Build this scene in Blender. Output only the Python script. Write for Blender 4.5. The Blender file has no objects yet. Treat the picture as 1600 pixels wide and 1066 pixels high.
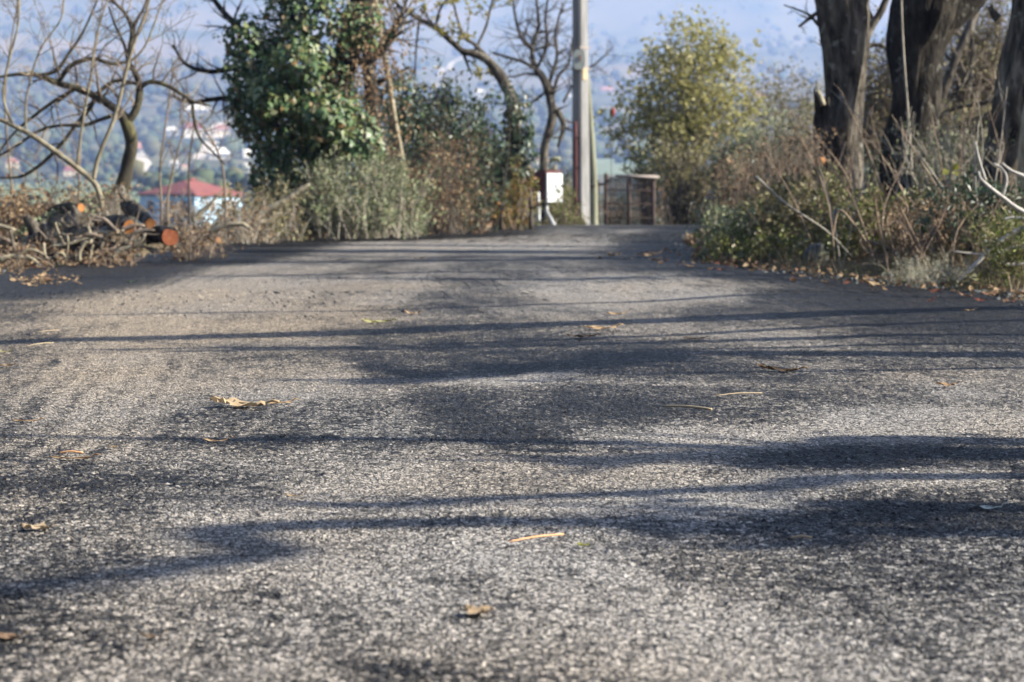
import bpy, math, random
import numpy as np
from mathutils import Vector, Matrix

R = math.radians
SC = bpy.context.scene
COL = SC.collection

# ------------------------------------------------------------------ camera
CAM_H = 0.56
FPX = 50.0 / 22.3 * 1600.0            # focal length in pixels of the 1600 px photo
PITCH = math.atan(250.0 / FPX)
cam_d = bpy.data.cameras.new('camera')
cam_d.sensor_width = 22.3
cam_d.lens = 50.0
cam_d.clip_start = 0.05
cam_d.clip_end = 30000.0
cam_d.dof.use_dof = True
cam_d.dof.focus_distance = 5.2
cam_d.dof.aperture_fstop = 5.0
cam_d.dof.aperture_blades = 7
cam = bpy.data.objects.new('camera', cam_d)
cam.location = (0, 0, CAM_H)
cam.rotation_euler = (math.pi / 2 - PITCH, 0, 0)
COL.objects.link(cam)
SC.camera = cam

# ------------------------------------------------------------------ light
SUN_EL = R(30.0)
SUN_AZ = R(-8.0)                      # measured from +X (right of the view) towards +Y (ahead)
S = np.array([math.cos(SUN_AZ) * math.cos(SUN_EL), math.sin(SUN_AZ) * math.cos(SUN_EL), math.sin(SUN_EL)])
w = bpy.data.worlds.new('World')
SC.world = w
w.use_nodes = True
nt = w.node_tree
nt.nodes.clear()
wo = nt.nodes.new('ShaderNodeOutputWorld')
bg = nt.nodes.new('ShaderNodeBackground')
sky = nt.nodes.new('ShaderNodeTexSky')
sky.sky_type = 'NISHITA'
sky.sun_disc = False
sky.sun_elevation = SUN_EL
sky.sun_rotation = math.pi / 2 - SUN_AZ    # Blender measures clockwise from +Y
bg.inputs['Strength'].default_value = 0.05
nt.links.new(sky.outputs[0], bg.inputs[0])
nt.links.new(bg.outputs[0], wo.inputs[0])
sun_d = bpy.data.lights.new('sun', 'SUN')
sun_d.energy = 5.0
sun_d.angle = R(0.53)
sun_d.color = (1.0, 0.965, 0.92)
sun = bpy.data.objects.new('sun', sun_d)
sun.rotation_euler = Vector(S.tolist()).to_track_quat('Z', 'Y').to_euler()
sun.location = (30, 10, 30)
COL.objects.link(sun)

vs = SC.view_settings
vs.view_transform = 'Standard'
vs.look = 'None'
vs.exposure = 1.6
vs.gamma = 1.0
vs.use_curve_mapping = False
SC.render.engine = 'CYCLES'
cy = SC.cycles
cy.use_denoising = True
cy.max_bounces = 8
cy.diffuse_bounces = 3
cy.glossy_bounces = 2
cy.transmission_bounces = 4
cy.transparent_max_bounces = 6
cy.volume_bounces = 1
cy.caustics_reflective = False
cy.caustics_refractive = False

# ------------------------------------------------------------------ small maths
CP, SP = math.cos(PITCH), math.sin(PITCH)
FW = np.array([0, CP, -SP]); UP = np.array([0, SP, CP]); RT = np.array([1.0, 0, 0])
CAM = np.array([0, 0, CAM_H])

def W(px, py, d):
    """point seen at photo pixel (px, py) whose distance along +Y is d"""
    v = FW + RT * ((px - 800) / FPX) + UP * ((533 - py) / FPX)
    return CAM + v * (d / v[1])

def G(px, py, z=0.0):
    """point on the level z seen at photo pixel (px, py)"""
    v = FW + RT * ((px - 800) / FPX) + UP * ((533 - py) / FPX)
    return CAM + v * ((z - CAM_H) / v[2])

def sstep(a, b, x):
    t = np.clip((x - a) / (b - a), 0, 1)
    return t * t * (3 - 2 * t)

def hash2(ix, iy, seed):
    n = (ix.astype(np.int64) * 374761393 + iy.astype(np.int64) * 668265263 + seed * 974711) & 0xffffffff
    n = ((n ^ (n >> 13)) * 1274126177) & 0xffffffff
    n = ((n ^ (n >> 16)) * 2246822519) & 0xffffffff
    n = n ^ (n >> 15)
    return (n & 0xffffff).astype(np.float64) / 0xffffff

def vnoise(x, y, seed=0):
    x = np.asarray(x, float); y = np.asarray(y, float)
    ix = np.floor(x); iy = np.floor(y)
    fx = x - ix; fy = y - iy
    fx = fx * fx * (3 - 2 * fx); fy = fy * fy * (3 - 2 * fy)
    a = hash2(ix, iy, seed); b = hash2(ix + 1, iy, seed)
    c = hash2(ix, iy + 1, seed); d = hash2(ix + 1, iy + 1, seed)
    return (a * (1 - fx) + b * fx) * (1 - fy) + (c * (1 - fx) + d * fx) * fy

def fbm(x, y, seed=0, o=4):
    t = 0; a = .5; s = 0
    for k in range(o):
        t = t + a * vnoise(x * 2 ** k, y * 2 ** k, seed + k * 17); s += a; a *= .5
    return t / s

def worley(x, y, seed):
    ix = np.floor(x); iy = np.floor(y)
    f1 = np.full(x.shape, 9.); f2 = np.full(x.shape, 9.); hid = np.zeros(x.shape)
    for dx in (-1, 0, 1):
        for dy in (-1, 0, 1):
            cx = ix + dx; cyy = iy + dy
            px = cx + .5 + .8 * (hash2(cx, cyy, seed) - .5)
            py = cyy + .5 + .8 * (hash2(cx, cyy, seed + 1) - .5)
            d = np.hypot(px - x, py - y)
            h = hash2(cx, cyy, seed + 2)
            near = d < f1
            f2 = np.where(near, f1, np.minimum(f2, d))
            hid = np.where(near, h, hid)
            f1 = np.where(near, d, f1)
    return f1, f2, hid

# ------------------------------------------------------------------ the lie of the land
_Y = [-60, 0, 8, 11.4, 13.5, 15, 16.5, 21, 22.8, 29, 30.2, 32, 35, 42, 60]
_XL = [-3.4, -3.3, -3.35, -3.35, -3.35, -3.3, -3.0, -2.8, -1.6, -0.35, 0.5, 1.4, 2.6, 5.0, 11]
_XR = [3.4, 3.2, 2.95, 2.55, 1.95, 1.65, 1.5, 1.75, 1.9, 2.8, 3.2, 4.0, 5.8, 9.5, 17]
def xl(y): return np.interp(y, _Y, _XL)
def xr(y): return np.interp(y, _Y, _XR)
def zroad(y): return -0.06 * np.clip(np.asarray(y, float) - 29.5, 0, 200) - .0015 * np.clip(np.asarray(y, float) - 29.5, 0, 30) ** 2
_D = [0, 33, 60, 100, 180, 250, 400, 600, 900, 1500, 2500, 3700, 4500, 5200, 7600]
_Z = [0, -.2, -3.0, -4.6, -4.9, -4.3, -4.4, -3.2, 4, 33, 112, 250, 400, 400, 330]

def H(x, y):
    x = np.asarray(x, float); y = np.asarray(y, float)
    D = np.hypot(x, y)
    far = np.interp(D, _D, _Z)
    far = far + (fbm(x / 420 + 3, y / 420 + 8, 5, 4) - .5) * D * .028 * sstep(250, 900, D)
    far = far + (fbm(x / 1500 + 13, y / 1500 + 2, 9, 3) - .5) * np.minimum(D, 4500) * .035 * sstep(1500, 5000, D)
    yy = np.clip(y, -60, 60)
    tl = xl(yy) - x; tr = x - xr(yy)
    z = zroad(yy) - .02 + (vnoise(x * 1.7, y * 1.7, 3) - .5) * .06
    left = -.22 * np.clip(tl - 2.0, 0, 14) + .05 * sstep(0, .8, tl)
    right = .38 * sstep(.1, 1.9, tr) + .03 * np.clip(tr - 1.5, 0, 30)
    z = z + np.where(tl > 0, left, 0) + np.where(tr > 0, right * (1 - .5 * sstep(24, 34, y)), 0)
    inside = (tl < .12) & (tr < .12)
    z = np.where(inside, zroad(yy) - .16, z)
    k = sstep(32, 75, np.maximum(D, 0))
    z = z * (1 - k) + far * k
    back = .34 * np.clip(-y - 5 - .18 * np.abs(x), 0, 230)  # unseen hill added behind the camera to hold back sky light
    return np.where(y < -4, np.maximum(z, 0 * z + np.minimum(z, 30)) * (1 - sstep(5, 60, -y)) + sstep(5, 60, -y) * np.minimum(z, 60) * .3, z) + back

def Hs(x, y): return float(H(np.array([x]), np.array([y]))[0])

def drop(px, py):
    """where the sight line through a photo pixel meets the far land"""
    v = FW + RT * ((px - 800) / FPX) + UP * ((533 - py) / FPX)
    d = np.geomspace(120, 7400, 1500)
    P = CAM[None] + v[None] * (d / v[1])[:, None]
    hit = np.nonzero(P[:, 2] < H(P[:, 0], P[:, 1]))[0]
    i = hit[0] if len(hit) else len(d) - 1
    return P[i]

# ------------------------------------------------------------------ mesh helpers
class MB:
    def __init__(self): self.V = []; self.F = {3: [], 4: []}; self.n = 0
    def add(self, v, f):
        v = np.asarray(v, float).reshape(-1, 3)
        for a in (f if isinstance(f, (list, tuple)) else [f]):
            a = np.asarray(a, int)
            if a.size: self.F[a.shape[1]].append(a + self.n)
        self.V.append(v); self.n += len(v)
    def mesh(self, name, m, origin=(0, 0, 0), smooth=True):
        me = bpy.data.meshes.new(name)
        V = np.concatenate(self.V) - np.asarray(origin, float)[None]
        f3 = np.concatenate(self.F[3]) if self.F[3] else np.zeros((0, 3), int)
        f4 = np.concatenate(self.F[4]) if self.F[4] else np.zeros((0, 4), int)
        me.vertices.add(len(V)); me.vertices.foreach_set('co', V.astype(np.float32).ravel())
        loops = np.concatenate([f3.ravel(), f4.ravel()])
        tot = np.concatenate([np.full(len(f3), 3), np.full(len(f4), 4)])
        st = np.concatenate([[0], np.cumsum(tot)[:-1]]) if len(tot) else tot
        me.loops.add(len(loops)); me.loops.foreach_set('vertex_index', loops.astype(np.int32))
        me.polygons.add(len(tot)); me.polygons.foreach_set('loop_start', st.astype(np.int32))
        me.polygons.foreach_set('loop_total', tot.astype(np.int32))
        me.polygons.foreach_set('use_smooth', np.full(len(tot), smooth))
        me.update(calc_edges=True)
        me.validate()
        for k in (m if isinstance(m, (list, tuple)) else [m]): me.materials.append(k)
        return me
    def build(self, name, m, parent=None, smooth=True, origin=None):
        if self.n == 0: return None
        if parent is not None: org = np.array(wloc(parent))
        else: org = np.array(origin if origin is not None else (0, 0, 0), float)
        o = bpy.data.objects.new(name, self.mesh(name, m, org, smooth))
        COL.objects.link(o)
        if parent is not None: o.parent = parent
        else: o.location = org
        return o

def wloc(o):
    l = Vector(o.location)
    while o.parent is not None:
        o = o.parent; l = l + Vector(o.location)
    return l

def tag(o, label=None, cat=None, group=None, kind=None):
    if label: o['label'] = label
    if cat: o['category'] = cat
    if group: o['group'] = group
    if kind: o['kind'] = kind
    return o

def thing(name, loc, label, cat, group=None):
    o = bpy.data.objects.new(name, None); COL.objects.link(o)
    o.empty_display_size = .1
    o.location = loc
    return tag(o, label, cat, group)

def stuff(o):
    if o is not None: o['kind'] = 'stuff'
    return o

def tube(mb, pts, rad, n=6, cap=True, rough=0.0, seed=0):
    P = np.asarray(pts, float); k = len(P)
    r = np.broadcast_to(np.asarray(rad, float), (k,))
    T = np.gradient(P, axis=0); T /= np.linalg.norm(T, axis=1)[:, None] + 1e-12
    a = np.array([0, 0, 1.]) if abs(T[0][2]) < .9 else np.array([1., 0, 0])
    u = np.cross(T[0], a); u /= np.linalg.norm(u)
    U = np.zeros((k, 3))
    for i in range(k):
        u = u - T[i] * np.dot(u, T[i]); u = u / (np.linalg.norm(u) + 1e-12); U[i] = u
    B = np.cross(T, U)
    th = np.arange(n) * 2 * math.pi / n
    rr = r[:, None] * np.ones((k, n))
    if rough:
        L = np.concatenate([[0], np.cumsum(np.linalg.norm(np.diff(P, axis=0), axis=1))])
        q = L[:, None] / max(r.max(), 1e-3)
        nz = vnoise(np.cos(th)[None] * 1.6 + 20 + q * 0, np.sin(th)[None] * 1.6 + q * .7, seed) - .5
        nz2 = vnoise(np.cos(th)[None] * 4 + 20 + q * 0, np.sin(th)[None] * 4 + q * .8 + 9, seed + 3) - .5
        nz3 = vnoise(np.cos(th)[None] * 9 + 40 + q * .12, np.sin(th)[None] * 9 + q * .22, seed + 7) - .5
        rr = rr * (1 + rough * (nz + .55 * nz2 + (.55 * nz3 if n > 20 else 0)) * 2)
    V = P[:, None] + rr[:, :, None] * (np.cos(th)[None, :, None] * U[:, None] + np.sin(th)[None, :, None] * B[:, None])
    V = V.reshape(-1, 3)
    i = np.arange(k - 1)[:, None] * n; j = np.arange(n)[None]; j2 = (j + 1) % n
    f4 = np.stack([i + j, i + j2, i + n + j2, i + n + j], -1).reshape(-1, 4)
    if cap:
        V = np.concatenate([V, P[:1], P[-1:]])
        c0, c1 = k * n, k * n + 1
        jj = np.arange(n); j2 = (jj + 1) % n
        a = np.stack([np.full(n, c0), j2, jj], 1); b = np.stack([np.full(n, c1), (k - 1) * n + jj, (k - 1) * n + j2], 1)
        mb.add(V, [f4, a, b])
    else: mb.add(V, f4)

def smooth_path(pts, rad, k=5):
    P = np.asarray(pts, float); r = np.asarray(rad, float)
    if len(P) < 3:
        t = np.linspace(0, 1, k + 1)[:, None]
        return P[0] * (1 - t) + P[-1] * t, r[0] * (1 - t[:, 0]) + r[-1] * t[:, 0]
    Q = np.concatenate([[2 * P[0] - P[1]], P, [2 * P[-1] - P[-2]]])
    out = []; ro = []
    for i in range(len(P) - 1):
        p0, p1, p2, p3 = Q[i:i + 4]
        for t in np.linspace(0, 1, k, endpoint=False):
            out.append(.5 * ((2 * p1) + (-p0 + p2) * t + (2 * p0 - 5 * p1 + 4 * p2 - p3) * t * t + (-p0 + 3 * p1 - 3 * p2 + p3) * t ** 3))
            ro.append(r[i] * (1 - t) + r[i + 1] * t)
    out.append(P[-1]); ro.append(r[-1])
    return np.array(out), np.array(ro)

def twigs(mb, pts, rad, n, L, rng, depth=1, up=.25, spread=.9, t0=.2, tips=None, n_sides=3, rmin=.0022, bias=None, rscale=.55):
    """random side shoots along a path, each with shoots of its own"""
    k = len(pts)
    for _ in range(n):
        t = t0 + (1 - t0) * rng.random()
        f = t * (k - 1); i = min(int(f), k - 2); q = f - i
        p = pts[i] * (1 - q) + pts[i + 1] * q
        r = max((rad[i] * (1 - q) + rad[i + 1] * q) * rscale, rmin)
        T = pts[i + 1] - pts[i]; T = T / (np.linalg.norm(T) + 1e-9)
        d = rng.normal(size=3); d -= T * np.dot(d, T); d /= np.linalg.norm(d) + 1e-9
        v = T * (1 - spread * .6) + d * spread + np.array([0, 0, up])
        if bias is not None: v = v + bias
        v /= np.linalg.norm(v)
        l = L * (.45 + .8 * rng.random()) * (1.15 - .5 * t)
        m = 4; q = [p]
        for s in range(m):
            v = v + rng.normal(size=3) * .2 + np.array([0, 0, up * .22]); v /= np.linalg.norm(v)
            q.append(q[-1] + v * l / m)
        q = np.array(q); rr = np.linspace(min(r, .02 + l * .012), rmin * .6, m + 1)
        tube(mb, q, rr, n_sides, cap=False)
        if tips is not None:
            tips.append((q, v))
        if depth > 0:
            twigs(mb, q, rr, rng.integers(2, 5), l * .55, rng, depth - 1, up, spread, .25, tips, 3, rmin * .8, bias, rscale)

def leafy(mb, P, D, L, wr=.5, fold=.25, rng=None, N=None):
    """folded four-point leaves at P, pointing along D"""
    P = np.asarray(P, float); n = len(P)
    if n == 0: return
    D = D / (np.linalg.norm(D, axis=1)[:, None] + 1e-9)
    if N is None: N = rng.normal(size=(n, 3)) * .8 + np.array([0, 0, 1.0])
    s = np.cross(D, N); s /= np.linalg.norm(s, axis=1)[:, None] + 1e-9
    nn = np.cross(s, D)
    L = np.broadcast_to(np.asarray(L, float), (n,))[:, None]
    mid = P + D * L * .45
    V = np.stack([P, mid + s * L * wr * .5 + nn * L * fold * wr, P + D * L - nn * L * .12, mid - s * L * wr * .5 + nn * L * fold * wr], 1).reshape(-1, 3)
    b = np.arange(n)[:, None] * 4
    mb.add(V, [np.concatenate([b + np.array([[0, 1, 2]]), b + np.array([[0, 2, 3]])])])

def blades(mb, P, H_, lean, wid, rng):
    """grass blades: two-quad strips"""
    n = len(P); a = rng.random(n) * 6.283
    d = np.stack([np.cos(a), np.sin(a), np.zeros(n)], 1)
    s = np.stack([-np.sin(a), np.cos(a), np.zeros(n)], 1)
    z = np.array([[0, 0, 1.]])
    Hh = H_[:, None]; l = (lean * (.3 + rng.random(n)))[:, None] * Hh
    w_ = np.broadcast_to(np.asarray(wid), (n,))[:, None]
    V = np.stack([P - s * w_, P + s * w_, P + z * Hh * .6 + d * l * .35 + s * w_ * .8, P + z * Hh * .6 + d * l * .35 - s * w_ * .8, P + z * Hh * (1 - .25 * lean) + d * l], 1).reshape(-1, 3)
    b = np.arange(n)[:, None] * 5
    mb.add(V, [b + np.array([[0, 1, 2, 3]]), b + np.array([[3, 2, 4]])])

def box(mb, c, size, rz=0, bevel=0.0):
    sx, sy, sz = [v / 2 for v in size]
    v = np.array([(x, y, z) for z in (-sz, sz) for x, y in ((-sx, -sy), (sx, -sy), (sx, sy), (-sx, sy))])
    f = np.array([(0, 3, 2, 1), (4, 5, 6, 7), (0, 1, 5, 4), (1, 2, 6, 5), (2, 3, 7, 6), (3, 0, 4, 7)])
    ca, sa = math.cos(rz), math.sin(rz)
    v = v @ np.array([[ca, sa, 0], [-sa, ca, 0], [0, 0, 1]]) + np.asarray(c)
    mb.add(v, f)

# ------------------------------------------------------------------ materials
def newmat(name):
    m = bpy.data.materials.new(name); m.use_nodes = True
    t = m.node_tree; t.nodes.clear()
    o = t.nodes.new('ShaderNodeOutputMaterial'); p = t.nodes.new('ShaderNodeBsdfPrincipled')
    t.links.new(p.outputs[0], o.inputs[0])
    return m, t, p, o

def ramp(t, fac, cols, pos=None, interp='LINEAR'):
    r = t.nodes.new('ShaderNodeValToRGB'); e = r.color_ramp
    e.interpolation = interp
    n = len(cols)
    for i, c in enumerate(cols):
        x = pos[i] if pos else i / max(n - 1, 1)
        el = e.elements[i] if i < 2 else e.elements.new(x)
        el.position = x; el.color = (*c, 1)
    t.links.new(fac, r.inputs[0]); return r.outputs[0]

def math_(t, op, a, b=None, clamp=False):
    n = t.nodes.new('ShaderNodeMath'); n.operation = op; n.use_clamp = clamp
    for i, v in enumerate((a, b)):
        if v is None: continue
        if isinstance(v, (int, float)): n.inputs[i].default_value = v
        else: t.links.new(v, n.inputs[i])
    return n.outputs[0]

def mixc(t, fac, a, b):
    n = t.nodes.new('ShaderNodeMix'); n.data_type = 'RGBA'
    for i, v in ((0, fac), (6, a), (7, b)):
        if isinstance(v, (int, float)): n.inputs[i].default_value = v
        elif isinstance(v, tuple): n.inputs[i].default_value = (*v, 1)
        else: t.links.new(v, n.inputs[i])
    return n.outputs[2]

def tex(t, kind, scale, coord, detail=4, stretch=None, rough=.6):
    n = t.nodes.new('ShaderNodeTex' + kind); n.inputs['Scale'].default_value = scale
    if kind == 'Noise': n.inputs['Detail'].default_value = detail; n.inputs['Roughness'].default_value = rough
    if stretch:
        mp = t.nodes.new('ShaderNodeMapping'); mp.inputs['Scale'].default_value = stretch
        t.links.new(coord, mp.inputs['Vector']); coord = mp.outputs[0]
    t.links.new(coord, n.inputs['Vector'])
    return n

def gcoord(t): return t.nodes.new('ShaderNodeTexCoord').outputs['Object']
def attr(t, name):
    n = t.nodes.new('ShaderNodeAttribute'); n.attribute_name = name; return n.outputs['Fac']

def bump(t, p, h, dist, strength=1.0):
    b = t.nodes.new('ShaderNodeBump'); b.inputs['Distance'].default_value = dist; b.inputs['Strength'].default_value = strength
    t.links.new(h, b.inputs['Height']); t.links.new(b.outputs[0], p.inputs['Normal'])

def noisy(name, cols, scale=8, rough=.8, bumpd=.004, stretch=None, spec=.3, pos=None, bscale=None, lichen=None):
    m, t, p, o = newmat(name); c = gcoord(t)
    n = tex(t, 'Noise', scale, c, 6, stretch)
    colr = ramp(t, n.outputs[0], cols, pos or [.3 + .4 * i / max(len(cols) - 1, 1) for i in range(len(cols))])
    if lichen:
        colr = mixc(t, ramp(t, tex(t, 'Noise', 9, c, 6).outputs[0], [(0, 0, 0), (1, 1, 1)], [.6, .67]), colr, lichen)
        colr = mixc(t, ramp(t, tex(t, 'Noise', 14, c, 5, (1, 1, .3)).outputs[0], [(1, 1, 1), (0, 0, 0)], [.34, .44]), colr, (.012, .011, .01))
    t.links.new(colr, p.inputs['Base Color'])
    p.inputs['Roughness'].default_value = rough; p.inputs['Specular IOR Level'].default_value = spec
    if bumpd:
        nb = tex(t, 'Noise', bscale or scale * 3, c, 5, stretch); bump(t, p, nb.outputs[0], bumpd)
    return m

def leafmat(name, cols, trans=.3, rough=.5, spec=.35, obj_random=False):
    m, t, p, o = newmat(name)
    r = t.nodes.new('ShaderNodeNewGeometry').outputs['Random Per Island']
    if obj_random:
        oi = t.nodes.new('ShaderNodeObjectInfo').outputs['Random']
        r = math_(t, 'FRACT', math_(t, 'ADD', r, oi))
    c = ramp(t, r, cols)
    t.links.new(c, p.inputs['Base Color'])
    p.inputs['Roughness'].default_value = rough; p.inputs['Specular IOR Level'].default_value = spec
    tr = t.nodes.new('ShaderNodeBsdfTranslucent'); t.links.new(c, tr.inputs['Color'])
    mx = t.nodes.new('ShaderNodeMixShader'); mx.inputs[0].default_value = trans
    t.links.new(p.outputs[0], mx.inputs[1]); t.links.new(tr.outputs[0], mx.inputs[2]); t.links.new(mx.outputs[0], o.inputs[0])
    return m

M = {}
M['bark_dark'] = noisy('dark_bark', [(.012, .011, .01), (.035, .031, .026), (.09, .08, .066)], 13, .95, .04, (1, 1, .3), .1, None, None, (.17, .17, .15))
M['bark_grey'] = noisy('grey_bark', [(.03, .026, .022), (.1, .087, .07), (.27, .24, .195)], 17, .95, .04, (1, 1, .25), .1, None, None, (.3, .29, .25))
M['bark_pale'] = noisy('pale_bark', [(.13, .11, .075), (.3, .26, .18), (.42, .38, .28)], 26, .85, .008, (1, 1, .3))
M['sapling_bark'] = noisy('sapling_bark', [(.1, .085, .06), (.22, .19, .13), (.32, .29, .2)], 26, .85, .006, (1, 1, .3))
M['bark_moss'] = noisy('mossy_bark', [(.02, .017, .014), (.05, .043, .03), (.12, .11, .05)], 10, .9, .008, (1, 1, .5))
M['twig'] = noisy('brown_twig', [(.12, .095, .075), (.26, .21, .16)], 14, .85, 0)
M['twig_grey'] = noisy('grey_twig', [(.24, .215, .175), (.42, .38, .31)], 14, .85, 0)
M['twig_dark'] = noisy('dark_twig', [(.05, .042, .036), (.12, .1, .082)], 14, .85, 0)
M['twig_white'] = noisy('bleached_wood', [(.38, .35, .31), (.58, .55, .5)], 18, .8, 0)
M['stalk'] = noisy('dry_stalk', [(.15, .105, .075), (.34, .255, .18)], 10, .85, 0)
M['ivy'] = leafmat('ivy_leaf', [(.03, .07, .026), (.07, .125, .045), (.13, .19, .09), (.045, .1, .04), (.2, .22, .075), (.17, .22, .14), (.24, .15, .065)], .15, .42, .32, True)
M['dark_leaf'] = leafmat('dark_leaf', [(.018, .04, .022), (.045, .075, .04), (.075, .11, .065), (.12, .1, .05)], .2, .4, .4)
M['grey_leaf'] = leafmat('grey_green_leaf', [(.1, .13, .06), (.2, .24, .12), (.3, .32, .2), (.14, .17, .075), (.32, .28, .17)], .14, .6)
M['olive_leaf'] = leafmat('olive_leaf', [(.2, .2, .055), (.38, .36, .13), (.54, .5, .25), (.28, .28, .085), (.46, .39, .2)], .35, .55)
M['scrub_leaf'] = leafmat('scrub_leaf', [(.08, .085, .03), (.2, .185, .08), (.32, .27, .15), (.13, .105, .06), (.17, .17, .06), (.38, .33, .2)], .15, .6)
M['yellow_leaf'] = leafmat('yellow_leaf', [(.28, .26, .05), (.4, .33, .05), (.25, .27, .06), (.45, .33, .06)], .4, .5)
M['fern_leaf'] = leafmat('autumn_fern', [(.16, .17, .04), (.25, .18, .05), (.3, .14, .05), (.2, .2, .06), (.12, .13, .035)], .3, .6)
M['green_leaf'] = leafmat('fresh_leaf', [(.06, .085, .025), (.15, .175, .05), (.22, .25, .06), (.11, .105, .05), (.3, .25, .14), (.16, .13, .08)], .18, .45)
M['brown_leaf'] = leafmat('dead_leaf', [(.14, .09, .05), (.24, .155, .085), (.33, .24, .14), (.18, .1, .06), (.4, .31, .2)], .14, .7, .2, True)
M['red_leaf'] = leafmat('red_brown_leaf', [(.2, .06, .04), (.26, .11, .06), (.17, .075, .045)], .25, .6, .3, True)
M['tan_leaf'] = leafmat('tan_dry_leaf', [(.45, .3, .17), (.5, .36, .21), (.4, .25, .13)], .2, .75, .2, True)
M['dull_leaf'] = leafmat('dull_dry_leaf', [(.36, .26, .16), (.42, .32, .2), (.3, .21, .125)], .15, .8, .15, True)
M['grass'] = leafmat('verge_grass', [(.07, .095, .025), (.12, .15, .04), (.17, .16, .07), (.24, .19, .11), (.1, .12, .035)], .3, .6)
M['dry_grass'] = leafmat('dry_grass', [(.26, .2, .12), (.4, .32, .2), (.2, .15, .09), (.48, .41, .28)], .3, .7)
M['lichen_leaf'] = leafmat('pale_flower', [(.38, .37, .27), (.28, .29, .18), (.46, .44, .34)], .25, .7)
M['cut_wood'] = noisy('fresh_cut_wood', [(.28, .1, .03), (.42, .17, .05), (.5, .26, .1)], 30, .75, .001)
M['cut_red'] = noisy('red_cut_wood', [(.2, .055, .025), (.33, .1, .04), (.42, .18, .08)], 30, .75, .001)
M['stone'] = noisy('dark_stone', [(.05, .055, .06), (.1, .105, .11), (.09, .1, .05)], 8, .85, .01)
M['concrete'] = noisy('pole_concrete', [(.11, .109, .107), (.22, .217, .212), (.3, .294, .285)], 7, .85, .003, (1, 1, .15))
M['maroon'] = noisy('maroon_paint', [(.07, .02, .019), (.1, .03, .027)], 6, .6, .001)
M['dark_maroon'] = noisy('dark_maroon_paint', [(.06, .016, .015), (.09, .024, .022)], 6, .7, 0)
M['plate_grey'] = noisy('grey_green_plate', [(.3, .33, .3), (.38, .41, .37)], 14, .5, 0)
M['red_mark'] = noisy('faded_red', [(.34, .2, .18), (.36, .22, .2)], 14, .6, 0)
M['ochre'] = noisy('ochre_stain', [(.42, .32, .18), (.48, .39, .25)], 14, .8, 0)
M['white_paint'] = noisy('white_paint', [(.5, .52, .53), (.62, .635, .645)], 6, .45, 0)
M['galv'] = noisy('galvanised_pipe', [(.5, .5, .5), (.62, .62, .62)], 12, .35, 0, spec=.6)
M['dark_gap'] = noisy('dark_rubber', [(.02, .022, .025), (.03, .032, .036)], 9, .7, 0)
M['post_wood'] = noisy('weathered_post', [(.14, .14, .1), (.23, .235, .165), (.29, .29, .21)], 10, .85, .003, (1, 1, .15))
M['post_brown'] = noisy('brown_post', [(.2, .16, .1), (.36, .3, .19)], 10, .85, .003, (1, 1, .2))
M['rust_iron'] = noisy('rusty_iron', [(.018, .016, .015), (.04, .028, .024), (.07, .042, .035)], 15, .8, .001)
M['rail'] = noisy('grey_rail', [(.25, .21, .19), (.36, .31, .28)], 9, .8, .001)
M['red_cloth'] = noisy('red_plastic', [(.62, .04, .04), (.7, .07, .06)], 5, .6, 0)
M['needle'] = noisy('dry_needle', [(.55, .27, .12), (.68, .37, .18)], 40, .6, 0)
M['straw'] = noisy('pale_straw', [(.3, .23, .14), (.4, .32, .21)], 40, .7, 0)
M['blue_wall'] = noisy('blue_paint', [(.36, .53, .7), (.44, .6, .74)], .6, .8, 0)
M['white_wall'] = noisy('white_render', [(.5, .48, .45), (.6, .58, .55)], .4, .85, 0)
M['cream_wall'] = noisy('cream_render', [(.6, .5, .36), (.68, .58, .44)], .4, .85, 0)
M['grey_wall'] = noisy('grey_blue_render', [(.4, .46, .55), (.48, .54, .62)], .4, .85, 0)
M['red_roof'] = noisy('red_roof_tiles', [(.16, .052, .045), (.22, .072, .06), (.28, .1, .082)], 1.3, .8, .05)
M['pink_roof'] = noisy('faded_roof_tiles', [(.32, .15, .12), (.4, .21, .17)], 1.0, .8, 0)
M['pale_roof'] = noisy('pale_metal_roof', [(.6, .58, .56), (.7, .68, .66)], 1.0, .6, 0)
M['window'] = noisy('window_dark', [(.03, .04, .05), (.05, .06, .07)], 2, .15, 0, spec=.6)
M['track'] = noisy('pale_dirt', [(.48, .42, .36), (.58, .52, .46)], .05, .95, 0)
M['field'] = noisy('field_grass', [(.12, .16, .08), (.16, .2, .11), (.19, .21, .125)], .08, .95, 0)
M['lump'] = leafmat('far_tree_leaf', [(.03, .05, .03), (.05, .075, .035), (.075, .09, .045), (.1, .095, .05), (.04, .06, .04)], 0.0, .8, .1)
M['orchard'] = leafmat('orchard_leaf', [(.09, .12, .075), (.13, .16, .1), (.08, .105, .065), (.16, .175, .11)], 0.0, .8, .1)

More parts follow.
